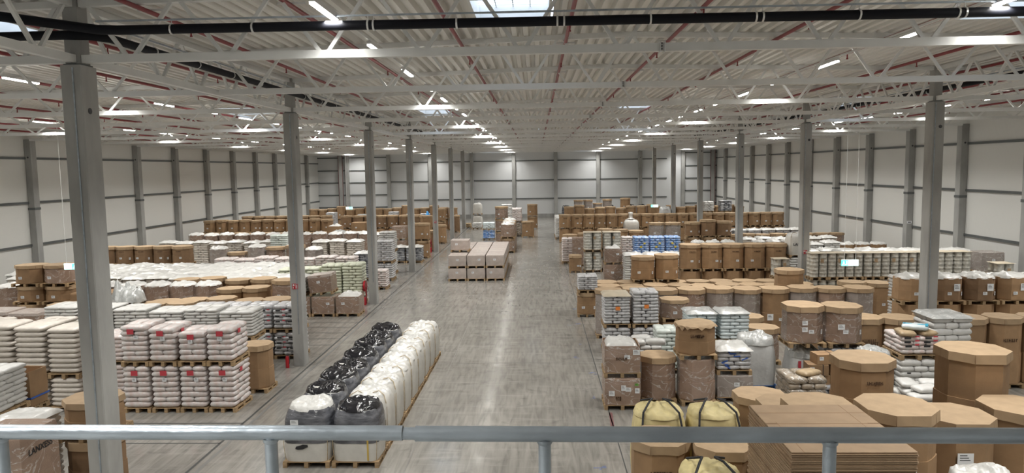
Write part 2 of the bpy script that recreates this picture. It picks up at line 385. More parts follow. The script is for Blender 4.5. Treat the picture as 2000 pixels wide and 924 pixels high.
# sprinkler pipes
hb = MB(); hb.tube((0,0,0), (0,0,-.12), .018, 6); hb.tube((0,0,-.12), (0,0,-.15), .03, 6); headm = hb.mesh('sprinkler_head', 'red_pipe')
brk = MB(); brk.box(-.28, .28, -.02, .02, -.02, .02); brkm = brk.mesh('bracket', 'steel_white')
pb = MB(); pb.tube((0, -5, 0), (0, 102, 0), .048, 8); pipem = pb.mesh('pipe', 'red_pipe')
for k in range(20):
    X = -29.6 + 2.765*k
    if X > XR-.4: break
    z = roofz(X)-.19
    o = link('sprinkler_pipe', None, loc=(X, 0, z)); tag(o, 'red sprinkler pipe under the roof deck, %s from the left wall' % WORDS[k+1], 'pipe', 'red sprinkler pipes under the roof')
    link('pipe', pipem, o)
    for j in range(14):
        link('sprinkler_head', headm, o, (0, 9.8+6*j+(k % 2)*1.5, -.03)); link('bracket', brkm, o, (0, 8.2+6*j, .05))
# black drain pipes
def clips(o, pts, r):
    for p, ax in pts:
        b = MB(); a = Vector(ax)*.016; b.tube(Vector(p)-a, Vector(p)+a, r+.012, 12); 
        b.tube(Vector(p), Vector(p)+Vector((0,0,r+.12)), .008, 5); link('pipe_clip', b.mesh('clip', 'clip'), o)
b = MB(); b.path([(25.2,13.2,9.68),(8,13.2,9.68),(-7.6,13.2,9.70),(-7.95,13.15,9.71),(-8.2,13.0,9.73),(-9.3,12.1,9.8),(-13.5,8.6,9.9)], .085, 12)
o = link('drain_pipe', None); tag(o, 'thick black drain pipe crossing the whole view under the roof', 'pipe'); link('pipe', b.mesh('pipe', 'black_pipe'), o)
pts = [((x,13.2,9.69), (1,0,0)) for x in (-6.6,-5.1,-3.0,-2.9,-1.4,.4,.52,2.05,3.9,4.02,5.7,7.4,7.52)] ; clips(o, pts, .085)
b = MB(); b.box(-8, 25, 13.18, 13.22, 9.85, 9.88); link('support_rail', b.mesh('rail', 'galv'), o)
for i, (X, y0, y1, pts) in enumerate(((-8.22, 14.4, 52, [(-12.5,13.44,9.66),(-8.75,13.44,9.68),(-8.4,13.6,9.69),(-8.22,14.0,9.70),(-8.22,15,9.70),(-8.22,52,9.78)]),
                                      (14.85, 15.0, 70, [(14.85,13.9,9.72),(14.85,20,9.74),(14.85,70,9.85)]))):
    b = MB(); b.path(pts, .085, 12)
    o = link('drain_pipe', None); tag(o, 'black drain pipe running away beside the %s column row' % ('left', 'right')[i], 'pipe'); link('pipe', b.mesh('pipe', 'black_pipe'), o)
    clips(o, [((X, y0+1.2+k*2.0, 9.71+.002*k), (0,1,0)) for k in range(18)], .085)
    b = MB(); b.box(X-.02, X+.02, y0, y1, 9.90, 9.93); link('support_rail', b.mesh('rail', 'galv'), o)
# ceiling lamps
lb = MB(); lb.box(-.05,.05,-.72,.72,0,.06); lbm = lb.mesh('lamp_housing', 'lamp_body')
lb = MB(); lb.box(-.045,.045,-.70,.70,-.035,.002); ldm = lb.mesh('diffuser', 'lamp_light')
al = bpy.data.lights.new('lamp_glow', 'AREA'); al.shape = 'RECTANGLE'; al.size = .3; al.size_y = 1.5; al.energy = LAMP_W; al.color = (1, .98, .935); al.spread = math.radians(125)
LX = (-25.45, -14.85, -3.62, 8.1, 20.05); nm = ('leftmost', 'second leftmost', 'middle-left', 'middle-right', 'rightmost')
ROWN = ('against the left wall', 'over the left stacks', 'over the aisle', 'over the right stacks', 'near the right wall')
for r, X in enumerate(LX):
    b = MB(); b.box(-.02,.02, -5.5, 102.5, .06, .11); o = link('lamp_rail', b.mesh('rail', 'steel_white'), loc=(X, 0, 9.85)); tag(o, 'thin white mounting rail of the lamp row %s' % ROWN[r], 'rail')
    for k in range(27):
        Y = -3.5+4.03*k
        o = link('ceiling_lamp', None, loc=(X, Y, 9.83))
        tag(o, 'linear LED lamp %s, %s from the front' % (ROWN[r], WORDS[k+1]), 'ceiling lamp', 'linear LED lamps %s' % ROWN[r])
        q = link('lamp_housing', lbm, o); link('diffuser', ldm, q)
        l = link('lamp_glow', al, o, (0, 0, -.05))
# exit signs
for i, (X, Y, Z, nmm) in enumerate(((-17.1, 25.73, 3.74, 'over the brown bins on the near left'), (11.05, 25.73, 3.58, 'over the stacks on the near right'), (-16.2, 61.73, 3.88, 'far away on the left'), (10.0, 61.73, 3.72, 'far away on the right'))):
    o = link('exit_sign', None, loc=(X, Y, Z)); tag(o, 'lit green and white hanging exit sign %s' % nmm, 'exit sign', 'hanging exit signs')
    b = MB(); b.box(-.29, .29, -.03, .03, -.11, .11); link('sign_panel', b.mesh('panel', 'sign_white'), o)
    sx = .14 if X < 0 else -.2
    b = MB(); b.box(sx-.12, sx+.12, -.036, -.03, -.10, .10)
    b.box(sx-.05, sx-.01, -.04, -.036, .02, .07, 1); b.box(sx-.06, sx+.0, -.04, -.036, -.04, .02, 1); b.box(sx-.09, sx-.04, -.04, -.036, -.08, -.04, 1); b.box(sx-.01, sx+.04, -.04, -.036, -.08, -.04, 1); b.box(sx+.05, sx+.10, -.04, -.036, -.08, .08, 1)
    link('pictogram', b.mesh('pictogram', ['sign_green', 'sign_white']), o)
    b = MB(); b.box(-.20,-.19,-.005,.005,.11,9.21-Z); b.box(.19,.20,-.005,.005,.11,9.21-Z); link('suspension_wire', b.mesh('wire', 'steel_white'), o)
# column signs, extinguishers, hose reels
def ext(X, Y, label, reel=False):
    o = link('fire_extinguisher', None, loc=(X, Y, 0)); o.scale = (.8, .8, .74); tag(o, label, 'fire extinguisher')
    b = MB(); b.rings([[(r*math.cos(a*math.pi/6), r*math.sin(a*math.pi/6), z) for a in range(12)] for r, z in ((.08,0),(.085,.03),(.085,.48),(.07,.55),(.03,.6),(.03,.63))]); link('cylinder', b.mesh('cyl', 'red_gloss'), o)
    b = MB(); b.box(-.03,.03,-.10,.03,.63,.69); b.path([(0,-.02,.64),(.1,-.03,.6),(.12,-.03,.35),(.1,-.04,.2)], .014, 6); link('valve', b.mesh('valve', 'plastic_dark'), o)
def firesign(X, Y, Z, label):
    o = link('fire_sign', None, loc=(X, Y, Z)); tag(o, label, 'sign')
    b = MB(); b.box(-.1,.1,-.01,0,-.1,.1); link('sign_plate', b.mesh('plate', 'red_gloss'), o)
    b = MB(); b.box(-.075,-.02,-.013,-.01,.01,.08); b.box(.02,.03,-.013,-.01,-.07,.08); b.box(.05,.075,-.013,-.01,-.07,.05); b.box(-.075,-.05,-.013,-.01,-.07,-.02); link('pictogram', b.mesh('pict', 'paper'), o)
ext(-9.12, 25.35, 'red fire extinguisher standing left of the second left column')
ext(-9.15, 37.4, 'red fire extinguisher standing left of the third left column')
ext(-9.15, 61.3, 'red fire extinguisher standing left of the fifth left column')
for Y, nn in ((37.75, 'third'), (61.7, 'fifth')):
    o = link('hose_reel', None, loc=(-9.05-.12, Y+.05, 0)); tag(o, 'red fire hose reel beside the %s left column' % nn, 'hose reel')
    b = MB(); b.box(-.03,.03,-.03,.03,0,.9); link('stand', b.mesh('stand', 'red_gloss'), o)
    b = MB(); b.tube((-.1,0,.95), (.0,0,.95), .3, 16); link('drum', b.mesh('reel', 'red_gloss'), o)
    b = MB(); b.tube((-.12,-.0,.95), (-.10,0,.95), .2, 16); link('hose', b.mesh('hose', 'plastic_dark'), o)
firesign(COLX[0]-.02, D0+BAY-.002, 2.95, 'small red and white fire sign on the second left column')
firesign(COLX[1]-.02, D0+2*BAY-.002, 2.55, 'small red and white fire sign on the second right column')
firesign(COLX[0]+.02, D0+4*BAY-.002, 2.6, 'small red and white fire sign on the fifth left column')
b = MB(); b.box(-.16,.16,-.01,0,-.09,.09); b.box(-.10,.10,-.013,-.01,-.03,.02,1)
o = link('wall_sign', b.mesh('sign', ['paper', 'black_print']), loc=(XR-.25, 49.74, 3.05)); tag(o, 'white rectangular sign with dark writing on a right wall column', 'sign')
# mezzanine slab and hand rail
b = MB(); b.box(-6, 7, Y0+.1, 2.42, 4.9, 5.15); struct('trim_%d' % t, b.mesh('slab', 'concrete'), 'mezzanine floor slab'); t += 1
o = link('hand_rail', None, loc=(0, 2.3, 6.205)); tag(o, 'galvanised tubular hand rail across the foreground', 'hand rail')
b = MB(); b.tube((-5,0,.035), (-.452,0,.012), .0245, 24); link('rail_tube', b.mesh('tube', 'galv'), o)
b = MB(); b.tube((-.455,0,.011), (-.409,0,.010), .0205, 24); link('joint_sleeve', b.mesh('tube', 'galv'), o)
b = MB(); b.tube((-.410,0,.010), (5,0,-.022), .0255, 24); link('rail_tube', b.mesh('tube', 'galv'), o)
for x in (-2.68,-1.818,-.895,.016,.94,1.86):
    b = MB(); z1 = .035-.0051*(x+5) if x < -.45 else .010-.0059*(x+.41)
    b.tube((x,0,-1.055), (x,0,z1), .021, 20); b.tube((x,0,-1.055), (x,0,-1.045), .05, 12)
    b.rings([[(x+r*math.cos(a*math.pi/8), r*math.sin(a*math.pi/8), z1-.022+zz) for a in range(16)] for r, zz in ((.021,-.012),(.0255,-.006),(.026,.004))])
    link('post', b.mesh('post', 'galv'), o)

# ------------------------------------------------------------------ goods: meshes
CACHE = {}
def cached(fn):
    def g(*a):
        k = (fn.__name__,)+a
        if k not in CACHE: CACHE[k] = fn(*a)
        return CACHE[k]
    return g
@cached
def m_pallet(w, d, mt='wood'):
    b = MB(); n = 7
    for k in range(n): x = -d/2 + (d/n)*k; b.box(-w/2, w/2, x+.012, x+d/n-.012, .122, .144)
    for x in (-w/2, -.05, w/2-.1):
        b.box(x, x+.1, -d/2, d/2, .10, .122); b.box(x, x+.1, -d/2, d/2, 0, .022)
        for y in (-d/2, -.07, d/2-.14): b.box(x, x+.1, y, y+.14, .022, .10)
    return b.mesh('pallet', mt)
def octpts(w, d, c, n=2, bulge=0):
    P = [(-w/2+c,-d/2),(w/2-c,-d/2),(w/2,-d/2+c),(w/2,d/2-c),(w/2-c,d/2),(-w/2+c,d/2),(-w/2,d/2-c),(-w/2,-d/2+c)]
    out = []
    for i in range(8):
        a, b_ = Vector(P[i]), Vector(P[(i+1) % 8]); nrm = Vector((b_.y-a.y, a.x-b_.x)).normalized()
        for k in range(n):
            u = k/n; out.append(a.lerp(b_, u) + nrm*bulge*4*u*(1-u))
    return out
@cached
def m_octbody(w, d, h, seed, mt):
    b = MB(); rnd = random.Random(seed); cc = w*.27; zs = [0, .04, h*.25, h*.46, h*.461, h*.7, h*.985, h]
    offs = [.008, .014, .012, .010, -.004, .002, -.004, -.006]; R = []
    for z, o in zip(zs, offs):
        bl = .012*math.sin(math.pi*min(1, z/h))+rnd.uniform(0, .006)
        R.append([(p.x, p.y, z) for p in octpts(w-.05+2*o, d-.05+2*o, cc, 4, bl)])
    b.rings(R, smooth=False); 
    return b.mesh('octagonal_body', mt)
@cached
def m_octlid(w, d, h, seed, mt='kraft_lid_lit'):
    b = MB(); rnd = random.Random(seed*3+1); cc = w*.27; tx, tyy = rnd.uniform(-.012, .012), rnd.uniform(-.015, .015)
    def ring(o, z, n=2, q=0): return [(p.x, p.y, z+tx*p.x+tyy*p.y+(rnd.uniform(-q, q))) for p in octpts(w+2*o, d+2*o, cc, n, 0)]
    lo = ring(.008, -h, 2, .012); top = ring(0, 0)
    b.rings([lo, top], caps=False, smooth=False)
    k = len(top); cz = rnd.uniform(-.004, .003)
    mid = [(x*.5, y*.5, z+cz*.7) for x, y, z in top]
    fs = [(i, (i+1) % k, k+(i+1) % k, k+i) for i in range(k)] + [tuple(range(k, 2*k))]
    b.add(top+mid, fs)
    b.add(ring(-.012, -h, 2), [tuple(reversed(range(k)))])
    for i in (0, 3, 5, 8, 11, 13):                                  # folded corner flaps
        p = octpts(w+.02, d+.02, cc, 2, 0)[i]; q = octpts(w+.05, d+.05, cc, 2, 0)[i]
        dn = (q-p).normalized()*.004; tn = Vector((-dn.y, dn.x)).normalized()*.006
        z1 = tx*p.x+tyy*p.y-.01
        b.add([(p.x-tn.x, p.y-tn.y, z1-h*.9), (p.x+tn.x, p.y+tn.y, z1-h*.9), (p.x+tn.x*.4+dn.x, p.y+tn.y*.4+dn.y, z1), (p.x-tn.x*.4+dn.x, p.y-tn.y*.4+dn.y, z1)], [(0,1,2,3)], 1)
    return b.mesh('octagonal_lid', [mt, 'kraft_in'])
@cached
def m_crumple(w, d, h, seed, mt, n, oct_, edge, rough_):
    """crumpled sheet heaped over a w x d opening"""
    b = MB(); vs = []; fs = []
    for j in range(n+1):
        for i in range(n+1):
            u, v = i/n*2-1, j/n*2-1
            if oct_: # squash the square into a rounded outline
                x, y = u*math.sqrt(1-v*v*.42), v*math.sqrt(1-u*u*.42)
            else: x, y = u, v
            r = max(abs(u), abs(v)); dome = (1-r**3)
            p = Vector((x*w*2.2+seed*7.1, y*d*2.2, seed*3.3))
            nz = abs(noise.noise(p*1.6))*1.2 + .45*abs(noise.noise(p*3.9)) + noise.noise(p*.8)*.5
            z = h*(dome*(.45+.55*noise.noise(p*.5)) + rough_*nz*(.25+.75*dome)) - (edge if r > .999 else 0)
            vs.append((x*w/2, y*d/2, z))
    for j in range(n):
        for i in range(n):
            a = j*(n+1)+i; fs.append((a, a+1, a+n+2, a+n+1))
    b.add(vs, fs, 0, True); return b.mesh('crumpled_sheet', mt)
@cached
def m_bag(w, d, h, seed, mt, taper):
    """filled big bag body: bulging sides, rounded corners and shoulders"""
    b = MB(); R = []; rnd = random.Random(seed)
    for k, u in enumerate((0, .03, .15, .35, .55, .75, .88, .95, 1.0)):
        bl = 1+.07*math.sin(math.pi*u) - taper*max(0, u-.6)**1.5
        if u == 1.0: bl -= .13
        if u == .95: bl -= .04
        ring = []; n = 32
        for i in range(n):
            a = 2*math.pi*i/n + math.pi/n; cx, cy = math.cos(a), math.sin(a); e = 6 - 2.6*u
            q = (abs(cx)**e+abs(cy)**e)**(-1/e)
            p = Vector((cx*q*w/2*bl*.95, cy*q*d/2*bl*.95, u*h)); nn = noise.noise(Vector((p.x*2.4+seed*5, p.y*2.4, p.z*2.4)))*.035
            ring.append((p.x*(1+nn), p.y*(1+nn), p.z+ (nn*.6 if 0 < u else 0)))
        R.append(ring)
    b.rings(R); return b.mesh('bag_body', mt)
@cached
def m_pillow(w, d, h, seed, mt):
    b = MB(); nx, ny = 8, 6; G = (-1, -.93, -.7, -.35, 0, .35, .7, .93, 1); G2 = (-1, -.9, -.5, 0, .5, .9, 1); rnd = random.Random(seed)
    def zz(u, v): return max(0, (1-abs(u)**7))**.42*max(0, (1-abs(v)**7))**.42
    vs = []; idx = {}
    for sgn in (1, -1):
        for j in range(ny+1):
            for i in range(nx+1):
                u, v = G[i], G2[j]; edge = i in (0, nx) or j in (0, ny)
                if edge and sgn < 0: idx[(sgn, i, j)] = idx[(1, i, j)]; continue
                k = zz(u, v); x = u*w/2*(1-.05*(v*v)*(abs(u))); y = v*d/2*(1-.05*(u*u)*abs(v))
                nn = noise.noise(Vector((x*6+seed*4.7, y*6, sgn*2+seed)))*.016
                idx[(sgn, i, j)] = len(vs); vs.append((x, y, h/2+sgn*h/2*k*(.98)+(nn if not edge else 0)))
    fs = []
    for j in range(ny):
        for i in range(nx):
            fs.append(tuple(idx[(1, a, c_)] for a, c_ in ((i,j),(i+1,j),(i+1,j+1),(i,j+1))))
            fs.append(tuple(idx[(-1, a, c_)] for a, c_ in ((i,j+1),(i+1,j+1),(i+1,j),(i,j))))
    b.add(vs, fs, 0, True); return b.mesh('sack', mt)
def layer(w, d, k):
    """sack places of one layer: (x, y, sx, sy)"""
    if w <= .9:
        L_ = [(0, -d/3, w, d/3), (-w/4, d/6, w/2, 2*d/3), (w/4, d/6, w/2, 2*d/3)]
    elif w >= 1.3:
        L_ = [(x*w/4, y*d/4, w/2, d/2) for x in (-1, 1) for y in (-1, 1)]
    else:
        L_ = [(x*w/3, -d*.2, w/3, d*.6) for x in (-1, 0, 1)] + [(x*w/4, d*.3, w/2, d*.4) for x in (-1, 1)]
    return [(x, -y, a, b_) for x, y, a, b_ in L_] if k % 2 else L_
@cached
def m_sackload(w, d, h, seed, mt, lh, slab):
    b = MB(); rnd = random.Random(seed); n = max(1, round(h/lh)); lh = h/n
    for k in range(n):
        L_ = [(0, 0, w, d)] if slab else layer(w, d, k)
        for x, y, sx, sy in L_:
            pm = m_pillow(round(sx*1.03, 2), round(sy*1.03, 2), round(lh*1.2, 3), rnd.randrange(3), mt)
            jx, jy, jr = rnd.uniform(-.012, .012), rnd.uniform(-.012, .012), rnd.uniform(-.02, .02)
            ca, sa = math.cos(jr), math.sin(jr)
            vs = [(x+jx+v.co.x*ca-v.co.y*sa, y+jy+v.co.x*sa+v.co.y*ca, k*lh+v.co.z) for v in pm.vertices]
            b.add(vs, [tuple(p.vertices) for p in pm.polygons], 0, True)
    return b.mesh('sack_load', mt)
@cached
def m_carton(w, d, h, seed, mt, op):
    b = MB(); rnd = random.Random(seed); e = .012
    def ring(o, z, q=0): return [(x, y, z+rnd.uniform(-q, q)) for x, y in ((-w/2-o,-d/2-o),(0,-d/2-o-.012),(w/2+o,-d/2-o),(w/2+o+.012,0),(w/2+o,d/2+o),(0,d/2+o+.012),(-w/2-o,d/2+o),(-w/2-o-.012,0))]
    if op:
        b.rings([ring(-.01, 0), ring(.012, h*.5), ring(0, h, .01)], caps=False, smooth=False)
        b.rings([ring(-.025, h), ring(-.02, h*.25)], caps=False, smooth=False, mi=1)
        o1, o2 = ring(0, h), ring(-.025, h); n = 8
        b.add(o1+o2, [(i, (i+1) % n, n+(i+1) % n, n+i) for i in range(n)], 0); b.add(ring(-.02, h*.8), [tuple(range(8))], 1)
    else:
        b.rings([ring(-.01, 0), ring(.012, h*.45), ring(.002, h*.97), ring(-.012, h)], smooth=False)
    return b.mesh('carton_body', [mt, 'kraft_in'])
@cached
def m_cartonlid(w, d, h, seed, mt):
    b = MB(); rnd = random.Random(seed); z = [rnd.uniform(-.012, .012) for _ in range(4)]; q = [(-1,-1),(1,-1),(1,1),(-1,1)]
    b.rings([[(a*(w/2+.015), c_*(d/2+.015), -h+k) for (a, c_), k in zip(q, z)], [(a*(w/2+.01), c_*(d/2+.01), .0) for a, c_ in q], [(a*(w/2-.02), c_*(d/2-.02), .012) for a, c_ in q]], smooth=False)
    return b.mesh('carton_lid', mt)
@cached
def m_drum(r, h):
    b = MB(); prof = [(r*.92,0),(r,.01),(r,.03),(r*.96,.04),(r*.96,h*.32),(r*1.01,h*.34),(r*.96,h*.36),(r*.96,h*.64),(r*1.01,h*.66),(r*.96,h*.68),(r*.96,h-.04),(r,h-.03),(r,h-.005),(r*.9,h-.01)]
    b.rings([[(q*math.cos(a*math.pi/8), q*math.sin(a*math.pi/8), z) for a in range(16)] for q, z in prof]); return b.mesh('drum', 'drum')
@cached
def m_label(w, h, mt='paper', ink=True):
    b = MB(); b.box(-w/2, w/2, -.004, 0, -h/2, h/2)
    if ink:
        for k in range(3): b.box(-w*.36, w*(.1+.1*k), -.006, -.004, h*(.28-.2*k), h*(.34-.2*k), 1)
    return b.mesh('label', [mt, 'black_print'])
@cached
def m_mark(seed, w, h, mt='ink'):
    """illegible block of dark printing: short strokes"""
    b = MB(); rnd = random.Random(seed); x = -w/2
    while x < w/2-.02:
        q = rnd.uniform(.03, .07); z0, z1 = -h/2, h/2
        b.box(x, min(x+q*.35, w/2), -.004, 0, z0, z1); b.box(x, min(x+q*.8, w/2), -.004, 0, rnd.choice((z0, z1-h*.25, -h*.1)), rnd.choice((z0+h*.25, z1, h*.15)) if 0 else z1 if rnd.random() > .5 else z0+h*.3) ; x += q
    return b.mesh('marking', mt)
@cached
def m_text(txt, size, mt):
    cu = bpy.data.curves.new('text', 'FONT'); cu.body = txt; cu.size = size; cu.extrude = .002; cu.align_x = 'CENTER'; cu.align_y = 'CENTER'; cu.offset = size*.012
    ob = bpy.data.objects.new('text', cu); me = bpy.data.meshes.new_from_object(ob); bpy.data.objects.remove(ob)
    me.materials.clear(); me.materials.append(MATS[mt]); me.transform(Matrix.Rotation(math.pi/2, 4, 'X')); return me

# ------------------------------------------------------------------ goods: things
SEED = [0]
def start(kind, X, Yf, z, d, label, cat, group, rz=None):
    SEED[0] += 1; rnd = random.Random(SEED[0])
    o = link(kind, None, loc=(X, Yf+d/2, z), rz=(rnd.uniform(-.02, .02) if rz is None else rz))
    tag(o, label, cat, group); return o, rnd
def octabin(X, Yf, z, h, label, group=None, w=1.12, wrap=False, top='lid', body=None, lbl=True, mark=None, rz=None, pal='wood', rough=False, near=False):
    d = w; o, r = start('octagonal_bin', X, Yf, z, d, label, 'box', group, rz)
    sd = r.randrange(3); bm = body or ('kraft_wrapped' if wrap else 'kraft')
    link('pallet', m_pallet(round(w-.04, 2), round(d-.04, 2), pal), o)
    hb = round(h-.144, 2); hw = hb-.0
    bd = link('body', m_octbody(w, d, hw, sd, bm), o, (0, 0, .145))
    if top == 'lid':
        l = link('lid', m_octlid(w, d, .17 if h > 1 else .13, sd+r.randrange(3), 'kraft_pale_wrapped' if wrap == 'all' else 'kraft_lid_lit'), o, (0, 0, .145+hw+.012))
    elif top == 'liner':
        link('liner', m_crumple(w-.02, d-.02, .17, r.randrange(4), 'liner', 16, True, .05, .55), o, (0, 0, .145+hw+.01))
    if top == 'torn':
        b = MB(); P = octpts(w+.02, d+.02, w*.27, 5, 0); n = len(P); q = random.Random(5)
        T = [(p.x*1.0, p.y*1.0, 0) for p in P]; Lo = [(p.x*(1.02+.05*q.random()), p.y*(1.02+.06*q.random()), -q.choice((.02,.05,.16,.10,.03))) for p in P]
        b.add(T+Lo, [(i, (i+1) % n, n+(i+1) % n, n+i) for i in range(n)]); b.add([(x*.93, y*.93, .02+.02*math.sin(5*x)) for x, y, z_ in T]+T, [tuple(range(n))]+[(i, (i+1) % n, n+(i+1) % n, n+i) for i in range(n)])
        link('torn_lid', b.mesh('torn_lid', 'kraft_lid_lit'), o, (0, 0, .145+hw+.012))
    if lbl:
        lp = m_label(.15, .11); link('label', lp, bd, (r.uniform(-.25,.2), -d/2-.006, hw*.33))
        if r.random() < .6: link('label', m_label(.10, .14), bd, (w*.37+.012, -w*.36-.014, hw*.3), math.pi/4)
    if mark:
        if mark == 'brand': link('printed_mark', m_mark(r.randrange(4), .34, .07), bd, (.03, -d/2-.012, hw*.72))
        else: link('printed_mark', m_mark(r.randrange(4)+5, .42, .10), bd, (-.05, -d/2-.012, hw*.68))
    return o
def carton(X, Yf, z, h, label, group=None, w=1.1, d=1.1, mt='kraft_wrapped', op=None, rz=None, lbl=True, lid=None, tilt=0, pal='wood', cat='box'):
    o, r = start('carton_pallet', X, Yf, z, d, label, cat, group, rz)
    link('pallet', m_pallet(w, d, pal), o); hb = round(h-.145, 2)
    cb = link('carton_body', m_carton(round(w-.04, 2), round(d-.04, 2), hb, r.randrange(3), mt, bool(op)), o, (0, 0, .145))
    if lid: link('carton_lid', m_cartonlid(round(w-.04, 2), round(d-.04, 2), .12, r.randrange(3), lid), o, (0, 0, .145+hb+.0))
    if op == 'liner': link('liner', m_crumple(round(w-.1, 2), round(d-.1, 2), .22, r.randrange(4), 'liner', 12, False, .05, .6), o, (0, 0, .145+hb-.04))
    if lbl: link('label', m_label(.16, .12), cb, (r.uniform(-.3,.3), -d/2-.006, hb*.6))
    if tilt: o.rotation_euler.y = tilt
    return o
def sacks(X, Yf, z, h, label, group=None, w=1.1, d=1.1, mt='white_sack', lh=.13, near=False, slab=False, rz=None, sheet=None, prints=None, lbl=False, pal='wood', rough=False):
    o, r = start('sack_pallet', X, Yf, z, d, label, 'pallet of sacks', group, rz)
    link('pallet', m_pallet(w, d, pal), o); hb = round(h-.145-(.03 if sheet else 0), 2)
    if not near: link('sack_load', m_sackload(round(w-.04, 2), round(d-.04, 2), hb, r.randrange(3), mt, lh, slab), o, (0, 0, .145))
    else:
        n = max(1, round(hb/lh)); q = hb/n
        for k in range(n):
            for x, y, sx, sy in ([(0, 0, w-.04, d-.04)] if slab else layer(w-.04, d-.04, k)):
                link('sack', m_pillow(round(sx*1.03, 2), round(sy*1.03, 2), round(q*1.2, 3), r.randrange(3), mt), o, (x+r.uniform(-.012,.012), y+r.uniform(-.012,.012), .145+k*q), r.uniform(-.02, .02))
    if prints == 'red':
        link('red_panel', m_label(.20, .15, 'red_print', False), o, (r.uniform(-.08, .06), -d/2+.0, .145+hb*.86)); 
        link('label', m_label(.13, .11), o, (r.uniform(-.05,.12), -d/2-.0, .145+hb*.70))
        link('red_panel', m_label(.18, .13, 'red_print', False), o, (w/2-.0, -d*.1, .145+hb*.86), math.pi/2)
    if prints == 'orange': link('orange_label', m_label(.17, .14, 'orange', False), o, (.02, -d/2-.0, .145+hb*.55))
    if prints == 'black':
        for k in range(3):
            for x in (-.3, .18):
                link('printed_patch', m_label(.17, .05, 'black_print', False), o, (x+r.uniform(-.04,.04), -d/2-.002, .22+(k+.55)*hb/4.2+.1)); link('printed_patch', m_label(.11, .04, 'red_print', False), o, (x+.21, -d/2-.003, .27+(k+.5)*hb/4.2+.1))
    if prints == 'yellow':
        for k in range(2): link('yellow_label', m_label(.13, .11, 'yellow_print', False), o, (r.uniform(-.3,.3), -d/2-.005, .145+hb*(.45+.2*k)))
    if prints == 'small':
        for k in range(3): link('printed_patch', m_label(.10, .03, 'black_print', False), o, (r.choice((-.35,.28)), -d/2-.006, .145+hb*(.2+.3*k)))
    if sheet: link('top_sheet', m_crumple(w+.05, d+.07, .12 if sheet == 'liner' else .07, r.randrange(4), sheet, 12, False, .05, .7), o, (0, 0, .145+hb+.012))
    return o
def bigbag(X, Yf, z, h, label, group=None, w=1.12, d=1.12, kind='white', rz=None, pal='wood', text=None, far=False):
    o, r = start('bulk_bag', X, Yf, z, d, label, 'bulk bag', group, rz)
    link('pallet', m_pallet(w, d, pal), o); sd = r.randrange(4); hb = round(h-.145-.12, 2)
    mt = {'yellow': 'yellow_woven', 'film': 'film_body'}.get(kind, 'woven')
    tp = .25 if kind in ('white', 'yellow') else .45
    bb = link('bag_body', m_bag(w, d, hb, sd, mt, tp), o, (0, 0, .145))
    n = 10 if far else 26
    if kind in ('black', 'whitecap'):
        # stretch wrap round the upper half, crumpled cover on top
        b = CACHE.get(('band', w, hb, sd))
        if not b:
            src = m_bag(w, d, hb, sd, mt, tp); mb = MB(); ring = 32; vv = [v.co.copy() for v in src.vertices]
            R = [[(vv[k*ring+i].x*1.012, vv[k*ring+i].y*1.012, vv[k*ring+i].z) for i in range(ring)] for k in (3, 4, 5, 6, 7)]
            mb.rings(R, caps=False); b = CACHE[('band', w, hb, sd)] = mb.mesh('wrap_band', 'grey_film')
        link('stretch_wrap', b, o, (0, 0, .145))
        link('top_cover', m_crumple(round(w*.90, 2), round(d*.90, 2), .16, sd, 'black_film' if kind == 'black' else 'liner', n, True, .08, .5), o, (0, 0, .145+hb-.03))
    elif kind == 'yellow':
        link('top_cover', m_crumple(round(w*.95, 2), round(d*.95, 2), .13, sd, 'yellow_woven', n, True, .06, .5), o, (0, 0, .145+hb-.02))
        for sx in (-1, 1):
            b = MB(); y0 = -d*.34
            pts = [(sx*w*.36, -d/2*1.01, hb*.55), (sx*w*.36, -d/2*1.0, hb*.9), (sx*w*.33, -d*.38, hb+.06), (sx*w*.18, -d*.1, hb+.20), (sx*w*.1, d*.1, hb+.19), (sx*w*.30, d*.3, hb+.08)]
            P = [Vector(p) for p in pts]
            for a, c_ in zip(P, P[1:]): b.bar(a, c_, .012, .06) if 0 else b.tube(a, c_, .022, 6)
            link('lifting_loop', b.mesh('loop', 'black_strap'), bb)
        link('label', m_label(.13, .16), bb, (-w*.24, -d/2*1.03, hb*.78))
    else:
        q9 = 1.03 if kind == 'film' else .93
        link('top_cover', m_crumple(round(w*q9, 2), round(d*q9, 2), .15 if kind != 'film' else .20, sd, 'liner' if kind != 'film' else 'film', n, True, .06 if kind != 'film' else .16, .55), o, (0, 0, .145+hb-.03))
    if kind in ('white', 'black', 'whitecap') and not far:
        sm = CACHE.get(('seam', w, hb))
        if not sm:
            b = MB(); q = w/2*.955
            for sx in (-1, 1):
                for sy in (-1, 1):
                    z1 = hb*.8 if kind == 'white' else hb*.5
                    b.path([(sx*q*.93, sy*q*.95, .02), (sx*q*.975, sy*q*.99, hb*.3), (sx*q*.975, sy*q*.985, z1)], .008, 5)
            sm = CACHE[('seam', w, hb)] = b.mesh('seam', 'seam')
        link('corner_seams', sm, bb)
    if kind == 'white' and not far:
        b = MB()
        for sx in (-1, 1):
            P = [(sx*w*.44, -d*.40, hb*.85), (sx*w*.38, -d*.34, hb+.03), (sx*w*.24, -d*.2, hb+.09), (sx*w*.12, -d*.30, hb+.07)]
            b.path(P, .012, 5)
        link('lifting_loop', b.mesh('loop', 'seam'), bb)
    if text: link('printed_name', m_text(text, .2, 'black_print'), o, (-.02, -d/2*1.06, .145+hb*.52))
    return o
